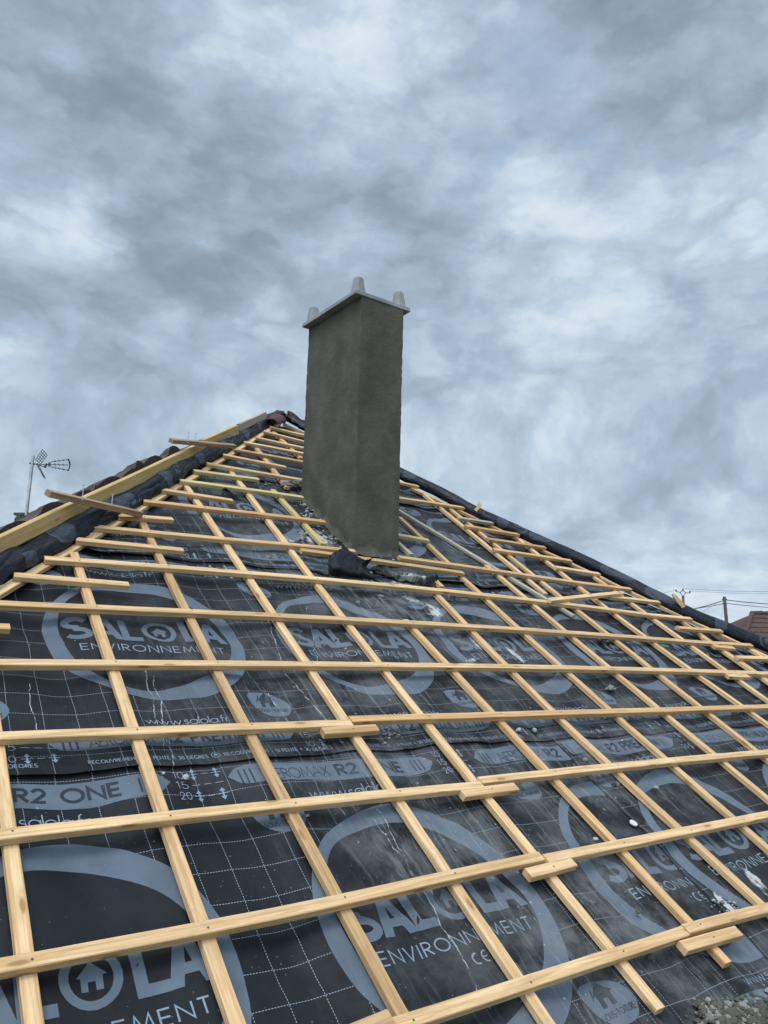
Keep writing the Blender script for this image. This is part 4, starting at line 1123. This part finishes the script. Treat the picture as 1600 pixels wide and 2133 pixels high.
# ------------------------------------------------------------------ lumps, rubble, torn underlay
def lump(mb, c, r, seed, mi=0, sub=2):
    bm = bmesh.new(); bmesh.ops.create_icosphere(bm, subdivisions=sub, radius=1)
    vs = []
    rs = random.Random(seed); ax = [rs.uniform(.7, 1.3) for _ in range(3)]
    for v in bm.verts:
        p = v.co.normalized(); k = 1+.35*mnoise.noise(p*1.7+Vector((seed, 0, 0)))+.22*mnoise.noise(p*4.1+Vector((0, seed, 0)))
        vs.append((c[0]+p.x*r*k*ax[0], c[1]+p.y*r*k*ax[1], c[2]+p.z*r*k*ax[2]*.75))
    fs = [tuple(v.index for v in f.verts) for f in bm.faces]; bm.free()
    mb.add(vs, fs, mi)
def on_sheet(x, y, lift_=0.0):
    u, v = at(x, y, -.06); return W(u, v, -.06+lift_)
LUMPS = [((745, 1257), .014, M_DEB, 'pale mortar crumb on the dusty underlay just below the chimney foot'),
 ((1271, 1436), .022, M_CONC, 'grey knobbly mortar lump alone on the black underlay in the middle right'),
 ((1254, 1336), .022, M_DEB, 'mortar lump stuck over the white print right of the chimney'),
 ((1218, 1584), .010, M_CONC, 'small pale stone on the label band between two counter battens'),
 ((1278, 1637), .013, M_DEBD, 'dark round pebble under the third batten from the bottom'),
 ((1366, 1642), .010, M_WHITE, 'white plaster chip up and right of the white disc'),
 ((1328, 1902), .009, M_DEBD, 'small grey pebble on the blue ring above the lowest batten'),
 ((1352, 1996), .013, M_DEBD, 'dark mortar crumb under the lowest batten'),
 ((386, 1622), .011, M_WHITE, 'cream plaster chip beside the printed lap scale'),
 ((1080, 1523), .012, M_WHITE, 'pale plaster chip near the edge of the overlapping sheet'),
 ((1113, 1523), .011, M_WHITE, 'small white crumb at the edge of the overlapping sheet'),
 ((340, 1612), .006, M_WHITE, 'tiny white crumb on the lap edge left of centre'),
 ((640, 1700), .005, M_WHITE, 'tiny white fleck near the round printed mark'),
 ((1240, 1750), .010, M_WHITE, 'white flake leaning on the batten left of the white disc')]
for i, (p, r, mt, lab) in enumerate(LUMPS):
    c = on_sheet(*p, r*.5); mb = MB(); lump(mb, c, r, i+3, 0, 3)
    if r > .02:
        for q in range(5): lump(mb, c+np.array([random.uniform(-1, 1)*r*1.3, random.uniform(-1, 1)*r, -r*.3]), r*.45, 40+i*7+q, 0, 2)
    tag(mb.build('mortar_lump', mt, None, False), lab, 'mortar lump', 'mortar lumps lying on the underlay')
def scatter(name, label, cat, areas, mats, seed):
    rs = random.Random(seed); mb = MB()
    for (x, y, sx, sy, n, r0, r1) in areas:
        for _ in range(n):
            px, py = rs.gauss(x, sx), rs.gauss(y, sy); r = rs.uniform(r0, r1)*rs.uniform(.4, 1)
            c = on_sheet(px, py, r*.35); lump(mb, c, r, rs.randint(0, 9999), rs.randrange(len(mats)), 1 if r < .008 else 2)
    o = mb.build(name, mats, None, False); return tag(o, label, cat, kind='stuff')
scatter('mortar_debris', 'loose grey mortar crumbs and plaster spilt round the chimney foot', 'debris',
        [(655, 1085, 14, 20, 130, .004, .018), (690, 1120, 14, 12, 110, .003, .014), (640, 1065, 10, 14, 50, .004, .02), (600, 1040, 25, 10, 40, .003, .012), (800, 1175, 40, 7, 120, .003, .012), (850, 1165, 14, 6, 50, .003, .012),
         (845, 1140, 10, 12, 30, .003, .010), (560, 1010, 28, 7, 40, .003, .012), (950, 1246, 12, 5, 26, .004, .013), (815, 1530, 18, 8, 60, .002, .008), (780, 1190, 26, 7, 60, .003, .012), (620, 1170, 30, 10, 16, .002, .006),
         (870, 1220, 40, 10, 30, .002, .007)], [M_DEB, M_DEBD, M_WHITE], 5)
scatter('plaster_crumbs', 'scattered tiny white plaster crumbs over the whole underlay', 'debris',
        [(1000, 1500, 260, 160, 90, .0012, .0035), (700, 1650, 260, 180, 60, .001, .003), (300, 1300, 140, 90, 26, .0012, .0035), (1300, 1850, 150, 150, 24, .001, .003), (1520, 1880, 22, 14, 36, .003, .010), (1290, 1560, 60, 30, 30, .0015, .005), (1360, 1900, 60, 60, 14, .001, .003)],
        [M_WHITE, M_CONC], 6)
scatter('mortar_rubble', 'heap of damp brown mortar rubble at the foot of the roof in the corner', 'rubble',
        [(1530, 2118, 34, 14, 260, .006, .016), (1480, 2105, 20, 10, 90, .005, .013), (1590, 2095, 20, 16, 90, .005, .014), (1560, 2150, 60, 16, 200, .006, .02)], [M_DEBD, M_DEB, M_DEBD], 8)
# broken slab of old mortar left of the chimney
mb = MB(); lump(mb, on_sheet(600, 1018, .03), .055, 77, 0, 3); lump(mb, on_sheet(618, 1016, .03), .04, 78, 0, 3)
tag(mb.build('mortar_slab', M_DEB, None, False), 'grey broken slab of old mortar against the upper left side of the chimney', 'mortar slab')

def net_surface(ctrl, nu, nv, amp, seed, freq=6.0):
    C_ = np.array([[np.r_[W(*at(x, y, h), h), h] for (x, y, h) in row] for row in ctrl])
    def cr(P, t):
        n = len(P)-1; f = t*n; i = min(int(f), n-1); f -= i
        p0, p1, p2, p3 = P[max(i-1, 0)], P[i], P[i+1], P[min(i+2, n)]
        return .5*((2*p1)+(-p0+p2)*f+(2*p0-5*p1+4*p2-p3)*f*f+(-p0+3*p1-3*p2+p3)*f**3)
    vs = []; uv = []
    for i in range(nv+1):
        cur = [cr([C_[r][c] for r in range(len(C_))], i/nv) for c in range(len(C_[0]))]
        for j in range(nu+1):
            p = cr(cur, j/nu); e = amp*(1.2-2.2*abs(float(vn(j/nu*freq*.7, i/nv*freq*.5, seed)))+.9*abs(float(vn(j/nu*freq*1.9+i/nv*2, i/nv*freq*1.3, seed+1))))
            vs.append(p[:3]+NV*e); uv.append((p[0], p[1]*CA+p[2]*SA))
    fs = [(i*(nu+1)+j, i*(nu+1)+j+1, (i+1)*(nu+1)+j+1, (i+1)*(nu+1)+j) for i in range(nv) for j in range(nu)]
    return vs, fs, uv
M_FLAP = membrane('torn_underlay_black', (.010, .012, .014), dirt=False, weave=.3, rough=.5)
vs, fs, uv = net_surface([[(684, 1201, -.055), (706, 1203, -.05), (730, 1203, -.055), (758, 1204, -.05), (800, 1211, -.055)],
                          [(683, 1184, -.02), (706, 1188, .005), (730, 1192, -.01), (748, 1194, -.02), (776, 1199, -.05)],
                          [(684, 1166, .01), (704, 1168, .025), (730, 1172, .01), (748, 1178, .0), (764, 1184, -.03)],
                          [(690, 1158, .02), (715, 1145, .045), (738, 1160, .03), (757, 1170, .015), (770, 1173, .005)],
                          [(703, 1161, -.01), (722, 1156, .01), (742, 1166, .0), (760, 1172, .015), (778, 1163, .04)]], 60, 48, .010, 91, 8.0)
tag(mesh_obj('torn_underlay', vs, fs, M_FLAP, None, True, uv), 'torn black flap of underlay standing up in front of the chimney foot', 'underlay flap')
vs, fs, uv = net_surface([[(770, 1188, -.055), (800, 1200, -.052), (835, 1210, -.05), (870, 1218, -.05), (905, 1226, -.055)],
                          [(775, 1184, -.045), (806, 1190, -.03), (842, 1198, -.01), (880, 1206, -.01), (910, 1214, -.04)],
                          [(780, 1180, -.055), (812, 1182, -.04), (850, 1186, -.01), (888, 1194, -.015), (912, 1203, .01)]], 70, 30, .011, 95, 9.0)
tag(mesh_obj('crumpled_underlay', vs, fs, [M_MEMP], None, True, uv), 'dusty crumpled strip of underlay below the right side of the chimney', 'underlay flap')
vs, fs, uv = net_surface([[(458, 1036, -.05), (480, 1040, -.055), (505, 1045, -.055)], [(462, 1024, -.03), (476, 1026, -.02), (494, 1036, -.04)], [(463, 1019, -.02), (470, 1018, .0), (480, 1025, -.02)]], 16, 16, .004, 97)
tag(mesh_obj('torn_underlay', vs, fs, M_FLAP, None, True, uv), 'small black flap in place of a torn dark hole between battens, upper left', 'underlay flap')  # black sheet added to stand in for the dark hole torn there

# white disc
u, v = at(1320, 1714, -.052); mb = MB(); n = 28; rr = .0165
vs = [W(u+rr*math.cos(2*math.pi*k/n), v+rr*math.sin(2*math.pi*k/n), h) for h in (-.056, -.051) for k in range(n)]
mb.add(vs, [tuple(range(n, 2*n)), tuple(range(n))[::-1]]+[(k, (k+1) % n, n+(k+1) % n, n+k) for k in range(n)])
tag(mb.build('disc', plain('worn_white_plastic', (.50, .49, .46), .6, vary=.25, vs=60.0)), 'small round off-white disc lying on the underlay at the lower right', 'disc')

# ------------------------------------------------------------------ loose timber
def loose(a, b, ha, hb, mt, label, cat='board', w=BW, t=BT, nails=(), name='loose_board', chew=.0, group=None):
    pa_, pb_ = at(*a, ha), at(*b, hb)
    c = W(*pa_, ha)
    root = thing(name, label, cat, tuple(c), group)
    batten('board', [pa_, pb_], (ha, hb), mt, w=w, t=t, parent=root, chew=chew, seed=int(a[0]))
    for (x, y, L, lean, hh) in nails:
        p = W(*at(x, y, hh), hh); d_ = np.array([lean, 0, 1.0]); d_ /= np.linalg.norm(d_)
        m2 = MB(); m2.tube([p-d_*.02, p+d_*L], .0022, 6); m2.tube([p+d_*L, p+d_*(L+.003)], .0055, 8)
        m2.build('nail', M_STEEL, root)
    return root
loose((102, 1021), (296, 1066), .20, .030, M_OLDW, 'long weathered brown board lying across the yellow hip board, lower left one', t=.03, w=.036, nails=[(172, 1034, .055, 0, .165), (233, 1050, .05, 0, .09)], chew=.004)
loose((357, 914), (489, 926), .17, .115, M_OLDW, 'short brown board across the hip higher up with two upright nails near its far end', t=.028, w=.036, nails=[(392, 918, .06, 0, .16), (407, 920, .055, 0, .15)], chew=.003)
loose((1145, 1248), (1296, 1233), .027, .027, None, 'pale batten lying loose and askew on top of the fixed battens right of the chimney', 'batten')
loose((829, 1060), (1196, 1281), -.027, -.027, M_GREYW, 'long grey batten lying loose under the others from the chimney down to the right', 'batten', w=.034, t=.022)
def stub(px, tops, label):
    ub = at(*px, .045); c = W(*ub, .045)
    root = thing('wood_stub', label, 'wood stub', tuple(c), 'splintered stubs on the right hip')
    for i, (x, y, w_) in enumerate(tops):
        dd_ = ray(x, y); nrm_ = np.array([FX[0], FX[1], 0]); t_ = (nrm_@(c-CAM))/(nrm_@dd_); tip = CAM+t_*dd_
        ax = tip-c; L_ = np.linalg.norm(ax); ax /= L_; sx_ = np.cross(ax, nrm_); sx_ /= np.linalg.norm(sx_); bx_ = np.cross(ax, sx_)
        vs = []; uv = []
        rs = random.Random(int(x))
        for q, sc in ((-.012, 1.0), (L_*.35, 1.02), (L_*.75, .9), (L_, .45)):
            for (aa, bb) in ((-1, -.6), (1, -.6), (1, .6), (-1, .6)):
                vs.append(c+ax*(q+rs.uniform(-.004, .004))+sx_*aa*w_*sc*rs.uniform(.8, 1.1)+bx_*bb*w_*sc); uv.append((q, aa*.02+bb*.01))
        fs = [(0, 3, 2, 1), (12, 13, 14, 15)]+[(k*4+e, k*4+(e+1) % 4, k*4+4+(e+1) % 4, k*4+4+e) for k in range(3) for e in range(4)]
        mesh_obj('splinter', vs, fs, [M_WOOD], root, False, uv)
stub((992, 1062), [(1004, 1049, .014), (999, 1044, .006)], 'splintered wood stub with a fine point, the upper one on the right hip')
stub((1422, 1262), [(1401, 1237, .018), (1415, 1250, .014), (1409, 1240, .003)], 'splintered wood stub sticking up at the lower end of the right hip')
mb = MB()
# ------------------------------------------------------------------ television aerial on its old chimney stack
DA = 8.6
def A_(x, y, dd_=0.0): return at_dist(x, y, DA+dd_)
base = A_(54, 1072)
ant = thing('television_aerial', 'television aerial on a pole with a dark grid reflector and cone of rods', 'aerial', tuple(base))
def part(name, segs, mt, parent=ant, r=.006, n=6):
    mb = MB()
    for sgm in segs: mb.tube([A_(*p) for p in sgm], r, n)
    return mb.build(name, mt, parent)
part('mast', [[(54.5, 1074), (69, 949.5)]], M_STEEL, r=.0165, n=10)
part('clamp', [[(61, 964.5), (73, 967)], [(66, 960), (66, 971)]], M_DARKM, r=.010)
part('boom', [[(72, 966), (80, 967.5), (105, 968)], [(80, 968), (90, 972), (97, 973)]], M_DARKM, r=.005)
part('feed_box', [[(93, 974), (97, 966)]], M_DARKM, r=.014)
# upper reflector: a grid leaning back
def grid(c, nr, nc):
    (a, b, d_, e) = c; L = []
    lerp = lambda p, q, t: tuple(p[k]+(q[k]-p[k])*t for k in range(3))
    for i in range(nr+1): L.append([lerp(a, d_, i/nr), lerp(b, e, i/nr)])
    for j in range(nc+1): L.append([lerp(a, b, j/nc), lerp(d_, e, j/nc)])
    return L
part('reflector', grid(((88.5, 936, .0), (98.5, 948, .14), (73.5, 958, .0), (85.5, 966, .14)), 5, 3), M_DARKM, r=.0030, n=5)
part('reflector', grid(((75, 966, .0), (79, 965, .16), (91, 994, .05), (95, 997, .2)), 5, 2), M_DARKM, r=.0030, n=5)
part('director_rod', [[(104, 967, 0), (107, 962, 0), (142.5, 957, 0)]], M_DARKM, r=.0042)
part('director_rod', [[(104, 967.5, 0), (142.5, 968.5, 0)]], M_DARKM, r=.0042)
part('director_rod', [[(104, 968, 0), (107, 973, 0), (142.5, 979.5, 0)]], M_DARKM, r=.0042)
part('end_bow', [[(141.5, 956, 0), (144.5, 961, .02), (145.8, 968, .03), (144.5, 975, .02), (141.5, 980.5, 0)]], M_DARKM, r=.008)
part('front_bow', [[(103, 972, 0), (101, 967.5, 0), (103, 963, 0)]], M_DARKM, r=.008)
el = []
for (x, y) in ((115, 960.7), (123, 959.6), (132, 958.5), (115, 967.6), (123, 968), (132, 968.2), (115, 974.5), (123, 976), (132, 977.6)):
    el.append([(x-1, y-2.0, -.05), (x+1, y+2.0, .05)])
part('director_element', el, M_DARKM, r=.0035)
stack = thing('chimney_stack', 'small old stone chimney stack with a flat slab behind the left hip', 'chimney stack', tuple(A_(50, 1100)))
def blockpx(mb, x0, x1, y0, y1, dep, taper=0.0):
    a = A_(x0, y1); b_ = A_(x1, y1); c = A_(x0+taper, y0); d_ = A_(x1-taper, y0)
    back = np.array([FX[0], FX[1], 0]); back /= np.linalg.norm(back)
    mb.add([a, b_, b_+back*dep, a+back*dep, c, d_, d_+back*dep, c+back*dep], [(3, 2, 1, 0), (4, 5, 6, 7), (0, 1, 5, 4), (1, 2, 6, 5), (2, 3, 7, 6), (3, 0, 4, 7)])
M_STONE = mortar('old_stone', (.13, .105, .082), .4)
mb = MB(); blockpx(mb, 24, 68, 1077, 1116, .24, 7); mb.build('stack_body', M_STONE, stack)
mb = MB(); blockpx(mb, 34, 42, 1072, 1078, .04); blockpx(mb, 60, 66, 1072, 1078, .04); blockpx(mb, 44, 58, 1074, 1078, .1); mb.build('spacer', M_STONE, stack)
mb = MB(); blockpx(mb, 28, 71, 1067.5, 1072.5, .30); o = mb.build('slab', M_STONE, stack)

# ------------------------------------------------------------------ poles, wires and the neighbour's roof
M_POLE = plain('weathered_pole', (.10, .085, .075), .9, vary=.25, vs=3.0)
M_POLEC = plain('concrete_pole', (.12, .12, .12), .9, vary=.2, vs=3.0)
M_WIRE = plain('wire_black', (.05, .055, .065), .7)
M_WIRET = plain('wire_grey', (.20, .22, .25), .7)
def P1(x, y, d_=0.0): return at_dist(x, y, 38+d_)
p_ = P1(1509, 1243); foot = np.array([p_[0]+.35, p_[1]-.25, gz])
pole = thing('utility_pole', 'wooden utility pole with cables behind the right hip', 'utility pole', tuple(foot))
ft = P1(1514, 1300); dirv = (ft-p_)/(p_[2]-ft[2]); foot = p_+dirv*(p_[2]-gz)
mb = MB(); mb.tube([foot, ft, p_], [.10, .075, .066], 10); mb.build('pole', M_POLE, pole)
for cl in (((1504, 1248), (1515, 1249), .035), ((1504.5, 1257), (1514.5, 1258), .022)):
    mb = MB(); mb.tube([P1(*cl[0]), P1(*cl[1])], cl[2], 6); mb.build('cable_clamp', M_WIRE, pole)
def P2(x, y, d_=0.0): return at_dist(x, y, 58+d_)
pt = P2(1423, 1242)
pole2 = thing('utility_pole', 'pole topped by a forked steel bracket with three insulators', 'utility pole', (pt[0], pt[1], gz))
mb = MB(); mb.tube([(pt[0], pt[1], gz), pt], [.14, .085], 10); mb.build('pole', M_POLEC, pole2)
mb = MB()
for sgm in ([(1423, 1243), (1417, 1234), (1409, 1232.2)], [(1423, 1243), (1428.4, 1235), (1437.6, 1235)], [(1417, 1234), (1422.6, 1230), (1428.4, 1235)], [(1420, 1244), (1427, 1244)]):
    mb.tube([P2(*p) for p in sgm], .030, 6)
mb.build('bracket', M_WIRE, pole2)
for (x, y) in ((1408.6, 1232), (1422.6, 1230), (1437.4, 1234.5)):
    mb = MB(); mb.tube([P2(x, y), P2(x, y-2), P2(x, y-4.2)], [.05, .065, .025], 8); mb.build('insulator', M_POLEC, pole2)
def wire(p, q, sag, r, label, mt=M_WIRE, grp='overhead cables'):
    p = np.array(p); q = np.array(q); pts = []
    for i in range(17):
        t = i/16; x = p+(q-p)*t; x[2] -= sag*4*t*(1-t); pts.append(x)
    mb = MB(); mb.tube(pts, r, 5); tag(mb.build('overhead_cable', mt), label, 'cable', grp)
wire(P1(1507, 1251), P1(1330, 1282, -4), .15, .019, 'thick upper cable running left from the wooden pole')
wire(P1(1506, 1258), P1(1330, 1281, -4), .05, .014, 'thin lower cable running left from the wooden pole')
wire(P1(1498, 1253.5), P1(1400, 1314, -6), .0, .008, 'thin cable slanting steeply down left of the wooden pole', M_WIRET)
wire(P1(1506, 1262), P1(1501, 1312, -1), 0, .008, 'thin stay wire hanging beside the wooden pole', M_WIRET)
wire(P1(1514, 1250), P1(1800, 1262, 3), .12, .019, 'thick upper cable running right from the wooden pole')
wire(P1(1514, 1257), P1(1800, 1272, 3), .1, .014, 'thin lower cable running right from the wooden pole')
wire(P2(1422.6, 1226), P2(1800, 1224, 6), .25, .016, 'upper line running right from the forked pole', M_WIRET)
wire(P2(1437.4, 1231), P2(1800, 1231, 6), .2, .012, 'lower line running right from the forked pole', M_WIRET)
wire(P2(1408.6, 1228), P2(1300, 1240, -2), .2, .014, 'line running left from the forked pole', M_WIRET)

DN = 33.0
rgt = np.array([RX[0], RX[1], 0]); rgt /= np.linalg.norm(rgt); fwd = np.array([FX[0], FX[1], 0]); fwd /= np.linalg.norm(fwd)
ridge0 = at_dist(1567, 1279, DN)
nb = thing('neighbour_house', "neighbouring house with a brown clay tiled hip roof at the right edge", 'house', (ridge0[0], ridge0[1], gz))
pn = math.tan(math.radians(32)); wdir = rgt*math.cos(.20)+fwd*math.sin(.20); ddir = -(fwd*math.cos(.20)-rgt*math.sin(.20))
rows = 15; rw = .31
vs = []; fs = []
def tp(a, s, up=0): return ridge0+wdir*a+ddir*s-np.array([0, 0, s*pn])+np.array([0, 0, up])
for r in range(rows):
    s0, s1 = r*rw, (r+1)*rw
    a0_, a1_ = -s0*1.0, 9.5+s0; n = int((a1_-a0_)/.055)
    b0 = len(vs)
    for i in range(n+1):
        a = a0_+(a1_-a0_)*i/n; c = .018*abs(math.sin(a/.22*math.pi))+.006*random.uniform(-1, 1)*0
        ext = -(s1-s0)*(1-i/n*2)
        vs += [tp(a, s0, .01+c*.5), tp(a+ext, s1+.02, .055+c), tp(a+ext, s1+.02, .0)]
    for i in range(n):
        for k in range(2): fs.append((b0+3*i+k, b0+3*i+k+1, b0+3*i+4+k, b0+3*i+3+k))
rf = mesh_obj('roof', vs, fs, M_TILE2, nb)
S = rows*rw
mb = MB()
mb.add([tp(0, 0), tp(-S, S), tp(-S, S)+(-ddir)*2*S*1.0, ], [(0, 2, 1)])
mb.add([tp(0, 0), tp(9.5, 0), tp(9.5+S, S)-ddir*2*S, tp(-S, S)-ddir*2*S], [(0, 1, 2, 3)])
mb.build('roof_slope', M_TILE2, nb)
mb = MB()
for q in range(22):
    a = .0+q*.42; mb.tube([tp(a, 0, .03), tp(a+.44, 0, .045)], [.085, .10], 8)
for q in range(14):
    s_ = q*.40; mb.tube([tp(-s_, s_, .03), tp(-s_-.40, s_+.40, .035)], [.10, .085], 8)
mb.build('ridge_cap', M_TILE2, nb)
w0 = tp(-S+.4, S-.4); mb = MB()
wc = tp(4.75, 0)-np.array([0, 0, 0]); zt = w0[2]
mb.box((wc[0], wc[1], (zt+gz)/2-.05), wdir*(4.75+S-.5), ddir*(S-.5), (0, 0, (zt-gz)/2-.05)); mb.build('wall', M_WALL, nb)
